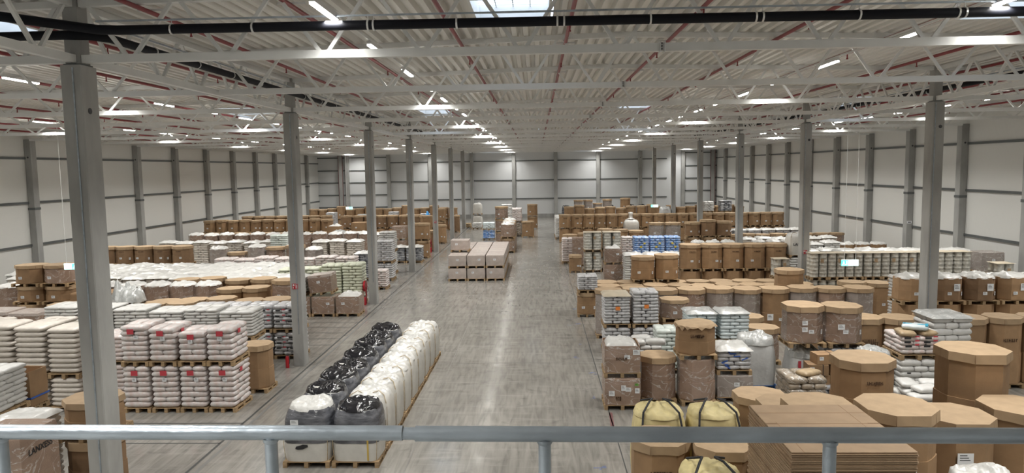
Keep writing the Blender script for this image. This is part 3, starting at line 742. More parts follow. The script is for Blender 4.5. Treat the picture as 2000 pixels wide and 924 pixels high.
def drums(X, Yf, z, h, label, group=None, w=.86, cover='sheet', rz=None):
    o, r = start('drum_pallet', X, Yf, z, w, label, 'pallet of drums', group, rz)
    link('pallet', m_pallet(w, w), o); tiers = 1; hb = h-.145-.02
    rr = w/4*.98; dh = round(hb/ (2 if h > 1.15 else 1), 3) if h > 1.15 else round(hb, 3)
    k = 0; zz = .145
    while zz < .145+hb-.05:
        for x in (-1, 1):
            for y in (-1, 1): link('drum', m_drum(round(rr, 3), dh), o, (x*w/4, y*w/4, zz))
        zz += dh
    link('top_sheet', m_crumple(w+.01, w+.01, .04, r.randrange(3), 'sheet', 8, False, .0, .5), o, (0, 0, .145+hb+.01))
    if r.random() < .6: link('label', m_label(.16, .18, 'kraft_lid_lit', False), o, (.1, -w/2-.004, .145+hb*.7))
    return o

# ------------------------------------------------------------------ rows
def row(fn, n, x0, pitch, Yf, z, h, look, where, frm='from the aisle', group=None, jit=.02, start_i=1, skip=(), **kw):
    rnd = random.Random(int(Yf*10)+n)
    for k in range(n):
        if k in skip: continue
        kk = dict(kw)
        for a, v in kw.items():
            if isinstance(v, list): kk[a] = v[k % len(v)]
        hh = h[k % len(h)] if isinstance(h, list) else h
        fn(x0+pitch*k, Yf+rnd.uniform(-jit, jit), z, hh, '%s, %s %s %s' % (look, WORDS[k+start_i], frm, where), group or ('%s %s' % (look.split(' on ')[0], where)), **kk)
#==STOCK==
# ================================================================== GOODS
# ---- bulk bags in the aisle
nmb = ['nearest']+['%s from the front' % WORDS[k] for k in range(2, 12)]
for k in range(8):
    kd = 'whitecap' if k == 0 else 'black'
    bigbag(-5.6+.012*k, 16.53+1.19*k, 0, 1.58 if k == 0 else 1.55+.04*(k % 3), 'grey wrapped bulk bag with %s top, %s in the left aisle file' % ('white' if k == 0 else 'black', nmb[k]), 'bulk bags in two files in the aisle', w=1.14, d=1.14, kind=kd)
for k in range(9):
    bigbag(-4.42+.012*k, 16.53+1.17*k, 0, 1.55 if k == 0 else 1.46, '%s, %s in the right aisle file' % ('grey wrapped bulk bag with black top' if k == 0 else 'white bulk bag with cream seams', nmb[k]), 'bulk bags in two files in the aisle', w=1.14, d=1.14, kind='black' if k == 0 else 'white')
# ---- block of wrapped cartons in the aisle
for i in range(3):
    for k in range(7):
        for tier in range(2):
            hid = tier == 0 and k > 0 and i < 2
            if hid and k < 6: pass
            carton(-5.1+1.2*i, 45.25+1.22*k, .82*tier, .80, 'pale film wrapped carton in the aisle block, %s row, %s column, %s tier' % (WORDS[k+1], ('left', 'middle', 'right')[i], ('lower', 'upper')[tier]), 'film wrapped cartons of the aisle block', w=1.16, d=1.18, mt='kraft_pale_wrapped', lbl=(k == 0), lid='kraft_pale_wrapped' if tier else None)
carton(-5.1, 46.9, 1.66, .78, 'pale film wrapped carton alone on top of the aisle block', w=1.2, d=1.18, mt='kraft_pale_wrapped')
sacks(-4.85, 71.5, 0, .95, 'blue and white sacks, lower pallet behind the aisle carton block', w=1.2, d=1.1, mt='blue_sack')
sacks(-4.85, 71.5, .97, .75, 'pale blue sacks stacked above the blue sacks behind the aisle carton block', w=1.2, d=1.1, mt='ice_sack')
Y = 60.5
for k in range(5):
    for tier in range(2):
        octabin(-2.5-.0*k, 60.4+1.3*k, 1.2*tier, 1.18, 'wrapped brown bin in the file behind the aisle cartons, %s from the front, %s tier' % (WORDS[k+1], ('lower', 'upper')[tier]), 'wrapped bins behind the aisle cartons', w=1.2, wrap=True, top='lid' if tier == 0 else ['liner', 'lid'][k % 2], mark=None)
for tier in range(3): octabin(-3.35, 67.3, 1.18*tier, 1.15, 'wrapped brown bin of the tall aisle stack, %s tier up' % WORDS[tier+1], 'tall stack of wrapped bins in the aisle', w=1.2, wrap=True)
sacks(-3.0, 71.0, 0, 1.9, 'white sack load under the tall white stack in the aisle', mt='white_sack'); sacks(-3.0, 71.0, 1.92, 1.6, 'tall white sack stack beside the highest wrapped bins in the aisle', mt='white_sack')
for k in range(2):
    for tier in range(2): sacks(-2.2, 75.1+1.5*k, 1.45*tier, 1.42, 'brown and white wrapped sacks at the far aisle pile, %s row, %s tier' % (WORDS[k+1], ('lower', 'upper')[tier]), 'sack pallets at the far aisle pile', w=1.2, mt=['brown_sack', 'pink_sack'][tier])
octabin(-.95, 73.7, 0, 1.62, 'plain brown bin standing alone at the right of the aisle pile', w=1.25, top='lid')
for tier in range(2): octabin(-.55, 84.0, 1.45*tier, 1.42, 'brown bin with loose flaps at the far end of the aisle, %s tier' % ('lower', 'upper')[tier], 'brown bins at the far end of the aisle', w=1.2)
for tier in range(2): bigbag(-7.3, 88, 1.5*tier, 1.48, 'plain white bulk bag near the far wall left of the aisle, %s tier' % ('lower', 'upper')[tier], 'white bulk bags near the far wall', kind='white', far=True)
sacks(-7.1, 84.5, 0, .75, 'low pallet of white sacks before the far white bulk bags', mt='white_sack'); sacks(-8.4, 86.3, 0, .55, 'low pallet of brown sacks left of the far white bulk bags', w=.9, mt='tan_sack')

# ---- right foreground
octabin(2.36, 13.26, 0, 1.80, 'brown octagonal bin with lid under the hand rail beside the aisle', w=1.12, mark='text', near=True)
octabin(3.50, 12.95, 0, 1.80, 'brown octagonal bin with lid between the aisle bin and flat cardboard', w=1.12, mark='text')
bigbag(2.55, 14.62, 0, 2.02, 'yellow bulk bag with black loops, the one nearer the aisle', w=1.12, d=1.1, kind='yellow')
bigbag(3.72, 14.62, 0, 2.02, 'yellow bulk bag with black loops and flat top beside the kraft lids', w=1.14, d=1.1, kind='yellow')
bigbag(2.9, 11.45, 0, 2.02, 'yellow bulk bag only showing its top at the bottom edge', w=1.1, d=1.1, kind='yellow')
bigbag(6.05, 9.2, 0, 2.95, 'white bag top peeping out right of the flat cardboard stack', w=.9, d=.9, kind='white')
# flat folded cartons
o = link('flat_carton_stack', None, loc=(4.42, 10.98, 0)); tag(o, 'high stack of flat folded brown cartons behind the hand rail', 'cardboard stack')
link('pallet', m_pallet(1.7, 2.0), o); link('pallet', m_pallet(1.7, 2.0), o, (0, 0, 1.55))
rnd = random.Random(4); z = .145
fl = [m for m in range(3)]
def flatm(i):
    b = MB(); r = random.Random(i); x = .875+r.uniform(-.008, .008); y = 1.02+r.uniform(-.012, .012)
    b.box(-x, x, -y, y, 0, .013); b.box(-x+.02, x-.01, -y+.02, y, .013, .024, 1); return b.mesh('folded_carton', ['kraft_flat', 'kraft_dark'])
mat('kraft_flat', (.36, .25, .155), .75, noise_s=3, noise_amt=.08, vary=.05)
FL = [flatm(i) for i in range(4)]
z = 1.70
while z < 3.02: link('folded_carton', FL[rnd.randrange(4)], o, (rnd.uniform(-.01,.01), rnd.uniform(-.01,.01), z)); z += .0255
b = MB(); b.box(-.86, .86, -1.0, 1.0, .145, 1.55); link('lower_bundle', b.mesh('bundle', 'kraft_flat'), o)
b = MB(); b.box(-.875, .875, -1.02, 1.02, 0, .014)
for y in (-.62, .12, .62): b.box(-.875, .875, y-.006, y+.006, .014, .0155, 1)
for y in (-.62, .12): b.box(-.875, -.70, y-.012, y+.03, .0155, .017, 2); b.box(.70, .875, y-.012, y+.03, .0155, .017, 2)
b.box(.60, .607, -.3, 1.02, .014, .0155, 1); b.box(-.70, -.693, -1.02, .2, .014, .0155, 1)
link('top_carton', b.mesh('top_carton', ['kraft_flat', 'kraft_in', 'kraft_dark']), o, (0, 0, z))
TALL = 'tall lidded brown bin '
octabin(5.92, 11.30, 1.55, 1.52, 'lidded brown octagonal bin right behind the flat cardboard stack corner', w=1.16)
octabin(5.92, 11.30, 0, 1.53, 'lower brown bin under the bin beside the flat cardboard stack', w=1.16)
octabin(7.12, 11.75, 0, 2.76, 'broad brown bin with stroke marks in front of the highest bin', w=1.16, mark='text')
octabin(8.38, 12.0, 0, 2.82, 'broad brown bin at the right picture edge before the highest bin', w=1.16)
octabin(8.36, 13.35, 0, 1.75, 'lower brown bin carrying the highest bin on the right', w=1.16)
octabin(8.36, 13.35, 1.77, 1.72, 'highest lidded brown bin at the right picture edge', w=1.18, lbl=False)
octabin(6.72, 14.36, 0, 1.5, 'lower brown bin under the big bin before the white sack wall', w=1.14)
octabin(6.72, 14.36, 1.52, 1.55, 'big lidded brown bin in front of the white sack wall', w=1.14, mark='brand', lbl=False)
octabin(5.12, 12.55, 0, 2.70, 'kraft bin lid showing just behind the flat cardboard stack', w=1.16)
octabin(5.05, 15.75, 0, 1.85, 'kraft bin lid between the blue pallet and the yellow bags', w=1.12)
octabin(5.1, 14.15, 0, 2.18, 'kraft bin lid behind the flat cardboard, below the brown sacks', w=1.1)
octabin(9.65, 13.3, 0, 2.0, 'green tinged wrapped bin beyond the highest bin at the edge', w=1.1, wrap=True)

# ---- right, front row at Y 21
AF = 'front row'
carton(2.44, 20.6, 0, .93, 'wrapped brown carton with green label at the aisle corner, bottom tier', w=1.06, d=1.1)
carton(2.44, 20.65, .95, .93, 'open wrapped carton with white liner at the aisle corner, upper tier', w=1.06, d=1.1, op='liner')
octabin(3.60, 21.1, 0, 1.38, 'wrapped octagonal bin with lid beside the corner carton stack', w=1.06, wrap=True, lbl=False)
octabin(4.72, 20.9, 0, 1.36, 'wrapped brown bin under the torn open carton', w=1.08, wrap=True, top='none', lbl=False)
octabin(4.72, 21.0, 1.37, .98, 'torn open brown carton on a pallet above the wrapped bin', w=1.12, top='torn', mark='text', lbl=False)
carton(5.87, 21.3, 0, .80, 'brown carton in film under the white sacks with blue writing', w=1.08, d=1.1, mt='grey_wrapped')
sacks(5.87, 21.35, .81, .80, 'crumpled white sacks with blue writing next to the torn carton', w=1.04, d=1.1, mt='grey_sack', near=True, prints='blue', sheet='liner')
bigbag(6.95, 22.45, 0, 1.72, 'film wrapped grey bulk bag on a blue pallet', w=1.12, kind='film', pal='blue_wood')
bigbag(8.12, 21.6, 0, 1.54, 'white bulk bag with two red stripes under the wrapped bin', w=.98, d=1.0, kind='film')
octabin(8.02, 21.35, 1.62, 1.22, 'wrapped bin with kraft lid raised above the red striped bag', w=1.12, wrap=True)
octabin(9.16, 21.3, 1.62, 1.20, 'wrapped bin with kraft lid, right neighbour of the raised one', w=1.08, wrap=True)
sacks(9.2, 21.3, 0, 1.58, 'silver sacks under the right one of the two raised bins', w=1.08, mt='silver_sack')
sacks(7.12, 18.9, 0, 1.42, 'brown sacks in loose film with a tan sack on top', w=1.05, d=1.1, mt='brown_sack', near=True, lh=.15)
b_ = link('loose_sack', m_pillow(.62, .40, .14, 1, 'tan_sack'), loc=(7.25, 19.25, 1.43), rz=.5); tag(b_, 'single tan sack lying on the brown wrapped sacks', 'sack')
# strapped small boxes
sacks(8.2, 20.2, 0, .80, 'silver white sacks under the strapped small cartons', w=1.0, d=1.0, mt='silver_sack', near=True)
def smallbox(x, y, z, w, d, h, rz, label, strap=True):
    o = link('small_carton', None, loc=(x, y, z), rz=rz); tag(o, label, 'box', 'small strapped cartons')
    b = MB(); b.box(-w/2, w/2, -d/2, d/2, 0, h); b.box(-w/2-.001, w/2+.001, -.02, .02, h*.999, h+.002, 1); link('carton_body', b.mesh('small_box', ['kraft', 'kraft_dark']), o)
    if strap: b = MB(); b.box(w*.2, w*.24, -d/2-.004, d/2+.004, -.002, h+.004); link('strap', b.mesh('strap', 'black_strap'), o)
    link('label', m_label(.12, .10), o, (-w*.3, -d/2-.002, h*.6))
smallbox(7.98, 20.57, .81, .56, .5, .28, .04, 'small carton, bottom left of the strapped pile'); smallbox(8.55, 20.57, .81, .5, .5, .28, -.03, 'small carton, bottom right of the strapped pile')
smallbox(7.95, 20.55, 1.10, .56, .5, .30, -.08, 'small open edged carton, middle left of the strapped pile'); smallbox(8.53, 20.58, 1.10, .5, .5, .26, .05, 'small carton, middle right of the strapped pile')
smallbox(8.18, 20.57, 1.41, .62, .46, .28, .10, 'small carton with white label topping the strapped pile', True)
# sacks wall
for k, x in enumerate((10.35, 11.55)):
    sacks(x, 19.4, 0, 1.74, 'white sacks with small black print, %s of the sack wall' % ('left', 'right')[k], 'white sack wall on the right', w=1.14, d=1.16, mt='white_sack', near=True, lh=.155, prints='small')
sacks(10.3, 19.45, 1.76, .62, 'mixed sacks with red print on the small high pallet', w=1.02, d=1.1, mt='pink_sack', near=True, prints='black', lh=.13)
for i, (x, y, z, m_, rz, l) in enumerate(((10.02, 19.75, 2.39, 'tan_sack', 1.4, 'tan sack, left one on the high mixed pallet'), (10.55, 19.8, 2.39, 'tan_sack', 1.7, 'tan sack, right one on the high mixed pallet'), (10.30, 19.78, 2.54, 'ice_sack', -.5, 'white and blue sack lying across the tan sacks'))):
    q = link('loose_sack', None, loc=(x, y, z), rz=rz); tag(q, l, 'sack'); link('sack_body', m_pillow(.66, .42, .15, i, m_), q)
    if i == 2: b = MB(); b.box(-.30, .30, -.05, .05, .147, .15); b.box(.24, .31, -.17, .17, .13, .148); link('blue_band', b.mesh('band', 'cyan_print'), q)
sacks(11.8, 20.62, 0, 2.7, 'white film wrapped sack stack right of the high mixed pallet', w=1.14, d=1.14, mt='white_sack', sheet='film', near=True, lh=.18)
sacks(9.45, 16.9, 0, 1.45, 'white sack pallet under the loose sack heap', w=1.2, d=1.2, mt='white_sack', near=True, lh=.15)
hp = [(-.32,-.42,0,.06),(.33,-.42,0,-.05),(-.30,.02,0,-.08),(.33,.0,0,.06),(.0,.45,0,.03),(-.15,-.25,.145,.25),(.25,.2,.15,-.25),(-.38,.22,.15,1.4)]
for i, (x, y, z, rz) in enumerate(hp):
    q = link('loose_sack', m_pillow(.62, .40, .14, i % 3, 'white_sack'), loc=(9.45+x, 17.5+y, 1.455+z), rz=rz); tag(q, 'loose white sack in the heap before the sack wall, %s one from the aisle' % WORDS[i+1], 'sack', 'loose white sacks in a heap')
# row of tall bins, tops at two metres
row(octabin, 6, 10.35, 1.075, 22.45, 0, [2.22, 2.2, 2.24, 2.18, 2.2, 2.2], 'tall lidded brown bin', 'behind the sack wall', w=1.04, mark=['text', 'text', None, None], lbl=False)
# row at Y 25
for k, x in enumerate((5.70, 6.83)):
    sacks(x, 24.9, 0, .86, 'ice white sacks below, %s pallet behind the torn carton' % ('left', 'right')[k], 'ice white sacks, lower tier', w=1.04, mt='ice_sack', near=True)
    sacks(x, 24.9, .88, 1.12, 'ice white sack stack with sheet on top, %s of the pair' % ('left', 'right')[k], 'ice white sacks, upper tier', w=1.04, mt='ice_sack', near=True, lh=.12, sheet='film')
octabin(8.05, 25.3, 0, 1.27, 'lidded bin right of the ice white sacks', w=1.1, wrap=True)
octabin(9.3, 24.2, 0, 2.0, 'tall kraft bin half hidden behind the raised wrapped bin', w=1.08)
sacks(4.55, 24.3, 0, 1.50, 'mint white sacks behind the torn open carton', w=1.06, mt='mint_sack', near=True)
sacks(3.45, 22.9, 0, 1.30, 'white sack load behind the lidded bin near the aisle', w=1.1, mt='white_sack', near=True)
for i, (x, y, rz) in enumerate(((3.13, 23.1, .1), (3.80, 23.2, -.12), (3.4, 23.68, .08))):
    q = link('loose_sack', m_pillow(.66, .42, .2, i, 'liner'), loc=(x, y, 1.31+.0*i), rz=rz); tag(q, 'crumpled empty white sack, %s from the aisle, near the corner cartons' % WORDS[i+1], 'sack', 'crumpled white sacks near the corner cartons')
octabin(8.05, 27.1, 0, 1.30, 'lidded bin behind the bin beside the ice white sacks', w=1.1)
octabin(6.85, 27.3, 0, 1.30, 'lidded bin behind the right ice white sack stack', w=1.1)
# row at Y 27
sacks(2.98, 27.0, 0, .98, 'grey sacks, lower pallet with the bent cardboard above', w=1.02, mt='grey_sack', near=True)
sacks(2.98, 27.0, 1.0, 1.28, 'grey sacks with orange label and bent cardboard on top', w=1.02, mt='grey_sack', near=True, lh=.11, prints='orange', sheet='sheet')
sacks(4.06, 27.0, 0, .98, 'grey sacks, lower pallet beside the bent cardboard stack', w=1.0, mt='grey_sack', near=True)
sacks(4.06, 27.0, 1.0, 1.36, 'grey sacks with orange label and rounded top', w=1.0, mt='grey_sack', near=True, lh=.12, prints='orange')
carton(5.25, 27.2, 0, 1.14, 'brown carton under the short wrapped bin', w=1.06, mt='kraft')
octabin(5.25, 27.2, 1.16, .82, 'short wrapped bin right of the orange labelled sacks', w=1.06, wrap=True)
# row at Y 29.5 of wrapped bins
row(octabin, 11, 2.95, 1.145, 29.5, 0, [1.97, 2.0, 1.96], 'film wrapped lidded bin', 'in the wrapped row', w=1.1, wrap=[True, False, True, True], body=['grey_wrapped', 'kraft', 'grey_wrapped', 'kraft_wrapped', 'grey_wrapped'], skip=(10,))
octabin(10.95, 31.0, 0, 1.23, 'lower bin behind the wrapped row', w=1.14); octabin(10.95, 31.0, 1.25, 1.27, 'plain brown bin rising above the wrapped row', w=1.14)
octabin(2.32, 33.8, 0, 1.13, 'plain brown bin at the aisle edge under the grey sacks', w=.92)
sacks(2.36, 33.8, 1.15, .80, 'grey wrapped sacks on the brown bin at the aisle edge', w=.96, mt='grey_sack', near=True, lh=.10)
# row G open bins with liners
row(octabin, 5, 13.9, 1.19, 26.55, 0, 1.86, 'lower brown bin', 'under the open bins', w=1.14, lbl=False, top='none')
row(octabin, 5, 13.9, 1.19, 26.55, 1.87, .97, 'open brown bin with white liner', 'on the upper tier', w=1.14, top='liner', body=['kraft', 'kraft_dark', 'kraft_dark', 'kraft', 'kraft_dark'])
row(sacks, 5, 15.3, 1.16, 29.6, 0, 2.38, 'white sack load', 'behind the open bins', mt='white_sack', sheet='liner')
# rows F
row(octabin, 9, 3.45, 1.17, 34.85, 0, [1.25, 1.22, 1.27], 'kraft lidded low bin', 'in the low bin row', w=1.14)
row(octabin, 9, 3.45, 1.17, 36.1, 0, [1.24, 1.23], 'kraft lidded low bin', 'in the second low row', w=1.14, skip=())
row(octabin, 5, 14.6, 1.17, 33.2, 0, [1.60, 1.55, 1.68], 'flat lidded bin', 'before the drum row', w=1.14)
octabin(17.6, 31.2, 0, 1.95, 'brown bin left of the open bins with liners', w=1.14)
octabin(5.35, 36.15, 1.26, 1.26, 'big bin with tilted lid above the low bins', w=1.15); octabin(6.55, 36.15, 1.26, 1.34, 'big bin with two labels above the low bins', w=1.15)
row(octabin, 5, 8.45, 1.17, 39.55, 0, 1.28, 'lower brown bin', 'under the dark marked bins', w=1.13, top='none', lbl=False)
row(octabin, 5, 8.45, 1.17, 39.55, 1.30, 1.44, 'dark marked lidded bin', 'in the raised middle row', w=1.13, mark='brand')
# drum rows
row(drums, 9, 14.22, .89, 36.58, 0, 1.2, 'wrapped steel drums below', 'under the drum row', w=.86)
row(drums, 9, 14.22, .89, 36.58, 1.23, 1.36, 'wrapped silver steel drums', 'in the raised drum row', w=.86)
row(sacks, 6, 16.6, 1.16, 38.7, 0, 2.42, 'white covered load', 'behind the drum row', mt='white_sack', sheet='liner')
carton(12.95, 38.3, 0, 1.0, 'carton under the drums left of the third right column', w=.86, d=.86, mt='kraft_dark'); drums(12.95, 38.3, 1.02, 1.08, 'steel drums left of the third right column', w=.84)
sacks(14.35, 39.6, 0, 1.98, 'sack load under the big white bag with lettering', w=1.1, mt='white_sack')
bigbag(14.34, 39.6, 2.0, 1.38, 'big white bag with black lettering behind the third right column', w=1.16, kind='white', text='LANXESS')
carton(23.4, 37.6, 0, 1.25, 'clear wrapped crate below the crate with blue label', w=1.15, mt='grey_wrapped'); carton(23.4, 37.6, 1.27, 1.15, 'clear wrapped crate with blue label near the right wall', w=1.15, mt='grey_wrapped', cat='crate')
drums(21.4, 33.4, 0, 1.25, 'steel drums on the floor near the right wall'); drums(21.4, 33.4, 1.27, 1.15, 'steel drums under cardboard nearest to the right wall')
# rows H
for k in range(3):
    sacks(5.55+1.15*k, 41.4, 0, 2.05, 'white sheeted sack load before the blue sacks, %s from the aisle' % WORDS[k+1], 'white sheeted loads before the blue sacks', mt='white_sack', sheet='liner')
    sacks(6.5+.98*k, 45.0, 0, 1.42, 'white sack load under the blue sacks, %s from the aisle' % WORDS[k+1], 'white loads under the blue sacks', w=.95, mt='white_sack')
    sacks(6.5+.98*k, 45.0, 1.44, 1.25, 'blue and white sack stack, %s from the aisle' % WORDS[k+1], 'blue and white sack stacks', w=.95, mt='blue_sack', near=True, lh=.14, prints='yellow')
carton(4.5, 42.6, 0, 1.3, 'wrapped brown carton under the open one before the drums', w=1.1); carton(4.5, 42.6, 1.32, .95, 'open wrapped carton with white liner before the drums', w=1.05, op='liner')
for k, x in enumerate((3.75, 5.05)):
    drums(x, 48.6, 0, 1.36, 'steel drums, lower pallet, %s from the aisle' % WORDS[k+1], w=1.2); drums(x, 48.6, 1.38, 1.32, 'film wrapped steel drums, upper pallet, %s from the aisle' % WORDS[k+1], w=1.22)
sacks(6.4, 50.0, 0, 2.2, 'pinkish sack stack right of the tall steel drums', mt='pink_sack')
octabin(2.55, 48.3, 0, 1.16, 'small plain bin on the floor before the steel drums', w=.86)
carton(3.05, 51.6, 0, 2.05, 'wrapped brown carton stack behind the small plain bin', w=1.1)
sacks(2.25, 53.1, 0, 1.85, 'narrow white sack stack standing at the aisle edge', w=.9, mt='pink_sack')
row(octabin, 2, 2.6, 1.2, 57.0, 0, [1.75, 1.85, 1.7], 'kraft lidded bin', 'behind the narrow sack stack', w=1.14)
row(octabin, 3, 5.3, 1.2, 56.0, 0, [2.25, 2.2, 2.1], 'kraft lidded bin', 'behind the steel drums', w=1.14)
row(octabin, 7, 10.95, 1.02, 49.0, 0, 1.88, 'grey wrapped bin with liner', 'behind the raised middle row', w=.98, wrap=True, body='grey_wrapped', top='liner', skip=(3,))
sacks(10.9, 46.9, 0, 1.75, 'slumped white bag load near the grey wrapped bins', mt='white_sack', sheet='liner'); sacks(12.2, 46.7, 0, 1.9, 'slumped white bag load, right of the other slumped one', mt='white_sack', sheet='liner')
octabin(8.85, 53.2, 0, 1.68, 'lower bin under the grey drum shaped bin, left', w=1.12); octabin(8.85, 53.2, 1.70, 1.2, 'grey wrapped raised bin behind the blue sacks, left', w=1.12, wrap=True, body='grey_wrapped')
octabin(10.05, 53.2, 0, 1.68, 'lower bin under the grey drum shaped bin, right', w=1.12); octabin(10.05, 53.2, 1.70, 1.2, 'grey wrapped raised bin behind the blue sacks, right', w=1.12, wrap=True, body='grey_wrapped')
bigbag(7.55, 57.6, 0, 1.78, 'white bag under the white bag with a spout', far=True); bigbag(7.55, 57.6, 1.8, 1.1, 'white bag with upright spout before the long bin row', w=1.2, far=True, kind='white')
b = MB(); b.rings([[(7.5+r*math.cos(a*math.pi/5), 58.1+r*math.sin(a*math.pi/5), z) for a in range(10)] for r, z in ((.34,2.90),(.16,2.98),(.15,3.25),(.2,3.42),(.1,3.45))])
q = link('bag_spout', b.mesh('spout', 'liner')); q['label'] = 'standing white spout cloth of the far bag'; q['category'] = 'cloth'
for k, (x, hh) in enumerate(((12.1, 1.15), (13.28, 1.32), (14.5, 1.2))):
    octabin(x, 56, 0, 1.53, 'lower brown bin of the dark bin trio, %s from the aisle' % WORDS[k+1], 'lower bins of the dark trio', w=1.14); octabin(x, 56, 1.55, hh, 'dark brown bin of the raised trio, %s from the aisle' % WORDS[k+1], 'dark raised bin trio', w=1.14, body='kraft_dark')
# white loads on the right
row(sacks, 6, 15.9, 1.2, 54.5, 0, [1.55, 1.6], 'white sheeted load', 'in the right middle rows', mt='cream_sack', sheet='liner')
row(sacks, 5, 15.9, 1.2, 51.0, 0, [1.5, 1.6, 1.45], 'white sheeted load', 'before those middle rows', mt='white_sack', sheet='liner')
row(octabin, 3, 22.0, 1.12, 51.4, 0, 1.36, 'low bin with white liner', 'by the right wall', w=1.08, top='liner')
row(octabin, 6, 15.9, 1.18, 58.5, 0, [1.45, 1.5], 'low kraft lidded bin', 'before the long bin row', w=1.14)
row(sacks, 6, 16.0, 1.2, 61.5, 0, 1.62, 'pale sheeted load', 'just before the long row', mt='grey_sack', sheet='liner')
row(octabin, 2, 23.08, 1.13, 58.5, 0, 1.5, 'low wrapped bin', 'against the right wall', w=1.1, wrap=True)
row(sacks, 5, 17.2, 1.2, 45.6, 0, [1.65, 1.7], 'white sheeted load', 'two rows behind the drums', mt='white_sack', sheet='liner')
row(sacks, 6, 17.4, 1.2, 42.6, 0, [1.75, 1.8], 'white sheeted load', 'right behind the drum covers', mt='white_sack', sheet='liner')
row(sacks, 1, 24.4, 1.18, 44.2, 0, 1.35, 'yellowish flat sack load', 'near the right wall', mt='cream_sack')
# long bin row I
row(octabin, 19, 2.62, 1.11, 68.0, 0, 1.3, 'lower bin', 'of the long far row', w=1.08, top='none', lbl=False)
row(octabin, 19, 2.62, 1.11, 68.0, 1.32, 1.3, 'brown lidded bin', 'in the long far row', w=1.08, mark='brand')
row(octabin, 9, 3.4, 1.1, 76.5, 0, 1.4, 'lower bin', 'behind the long far row', w=1.06, top='none', lbl=False)
row(octabin, 9, 3.4, 1.1, 76.5, 1.42, [1.5, 1.65, 1.3, 1.4, 1.45, 1.3, 1.5], 'brown lidded bin', 'behind the long far row', w=1.06)
row(octabin, 9, 14.2, 1.1, 76.5, 0, 1.9, 'low brown bin', 'in the far right corner rows', w=1.06)
row(octabin, 9, 14.2, 1.1, 82.5, 0, [2.5, 2.6, 2.4], 'stacked brown bin', 'in the last right rows', w=1.06)
for k, (x, z1) in enumerate(((4.75, 3.0), (5.85, 3.0), (6.95, 2.6), (8.05, 3.05))):
    carton(x, 82.6, 0, 1.95, 'carton under the drum shaped wrapped load, %s from the aisle' % WORDS[k+1], 'cartons under the far wrapped loads', w=1.05); octabin(x, 82.6, 1.97, z1-1.62, 'film wrapped round bin by the far wall, %s from the aisle' % WORDS[k+1], 'film wrapped round bins by the far wall', w=1.05, wrap=True, body='grey_wrapped')
octabin(9.9, 80.8, 0, 2.1, 'bin under the highest far bin', w=1.1); octabin(9.9, 80.8, 2.12, 1.45, 'highest brown bin near the far wall on the right', w=1.1)
for k, x in enumerate((3.6, 9.0, 11.6, 12.9, 14.2, 20.9)):
    bigbag(x, 89, 0, 2.45, 'tall bag with black crumpled top by the far wall, %s from the aisle' % WORDS[k+1], 'black topped bags by the far wall', kind='black', far=True)
for k, x in enumerate((2.3, 2.3, 2.3)):
    sacks(x, 71.5+2.0*k, 0, 2.1, 'white sack stack at the far aisle edge, %s from the front' % WORDS[k+1], 'white sack stacks at the far aisle edge', w=1.0, mt='white_sack')
sacks(17.4, 73.5, 0, 2.3, 'pale load under the small white sack stack far right', mt='grey_sack'); sacks(17.4, 73.5, 2.32, 1.1, 'small white sack stack standing high on the far right', w=1.0, mt='white_sack')
sacks(19.1, 73.5, 0, 2.3, 'pale load under the dark mixed sacks far right', mt='grey_sack'); sacks(19.1, 73.5, 2.32, 1.2, 'dark and white mixed sacks standing high on the far right', w=1.2, mt='dark_sack')
bigbag(13.0, 73.3, 0, 1.6, 'bag under the round white bag behind the long row', far=True); bigbag(13.0, 73.3, 1.62, 1.4, 'round white bag behind the long far row', far=True, kind='film')

# ================================================================== LEFT BLOCK
for k in range(4):
    x = -9.38-.86*k; yf = 20.5
    sacks(x, yf, 0, 1.38, 'white sack stack with red panel, lower tier, %s from the aisle' % WORDS[k+1], 'white sacks with red panels', w=.82, d=1.22, mt='pink_sack', near=True, lh=.155, prints='red')
    sacks(x-.02, yf+.03, 1.40, [1.10, 1.0, 1.12, 1.2][k], 'white sack stack with red panel, upper tier, %s from the aisle' % WORDS[k+1], 'white sacks with red panels', w=.82, d=1.22, mt='pink_sack', near=True, lh=.155, prints='red')
octabin(-9.2, 22.3, 0, 1.52, 'tall kraft octagonal bin right behind the red panel sacks', w=.98, lbl=False)
sacks(-12.95, 20.9, 0, 1.3, 'pinkish sacks half hidden by the nearest column, lower tier', w=.9, d=1.1, mt='pink_sack', near=True); sacks(-12.95, 20.9, 1.32, .9, 'pinkish sacks half hidden by the nearest column, upper tier', w=.9, d=1.1, mt='pink_sack', near=True)
for k, x in enumerate((-14.2, -15.2, -16.2)):
    sacks(x, 20.6, 0, 1.0, 'thick cream sack stack, lower tier, %s beyond the nearest column' % WORDS[k+1], 'thick cream sack stacks', w=.96, d=1.1, mt='cream_sack', near=True, lh=.14, slab=True)
    sacks(x, 20.6, 1.02, 1.50+.05*k, 'thick cream sack stack, upper tier, %s beyond the nearest column' % WORDS[k+1], 'thick cream sack stacks', w=.96, d=1.1, mt='cream_sack', near=True, lh=.155, slab=True)
sacks(-13.05, 15.6, 0, 1.45, 'white sack load under the leftmost near sack stack', w=1.2, d=1.2, mt='white_sack', near=True); sacks(-13.05, 15.6, 1.47, 1.08, 'white sack stack at the left picture edge', w=1.2, d=1.2, mt='white_sack', near=True, lh=.115)
carton(-13.0, 16.9, 0, 1.22, 'lower carton behind the left edge sack stack', w=1.0, d=.66, mt='kraft_dark'); carton(-13.0, 16.9, 1.24, 1.02, 'open brown carton with blue strap at the left edge', w=.98, d=.66, mt='kraft', op=True, lbl=False)
b = MB(); b.box(-.50,.50,-.338,-.326,.35,.39); b.box(.492,.506,-.33,.33,.35,.39)
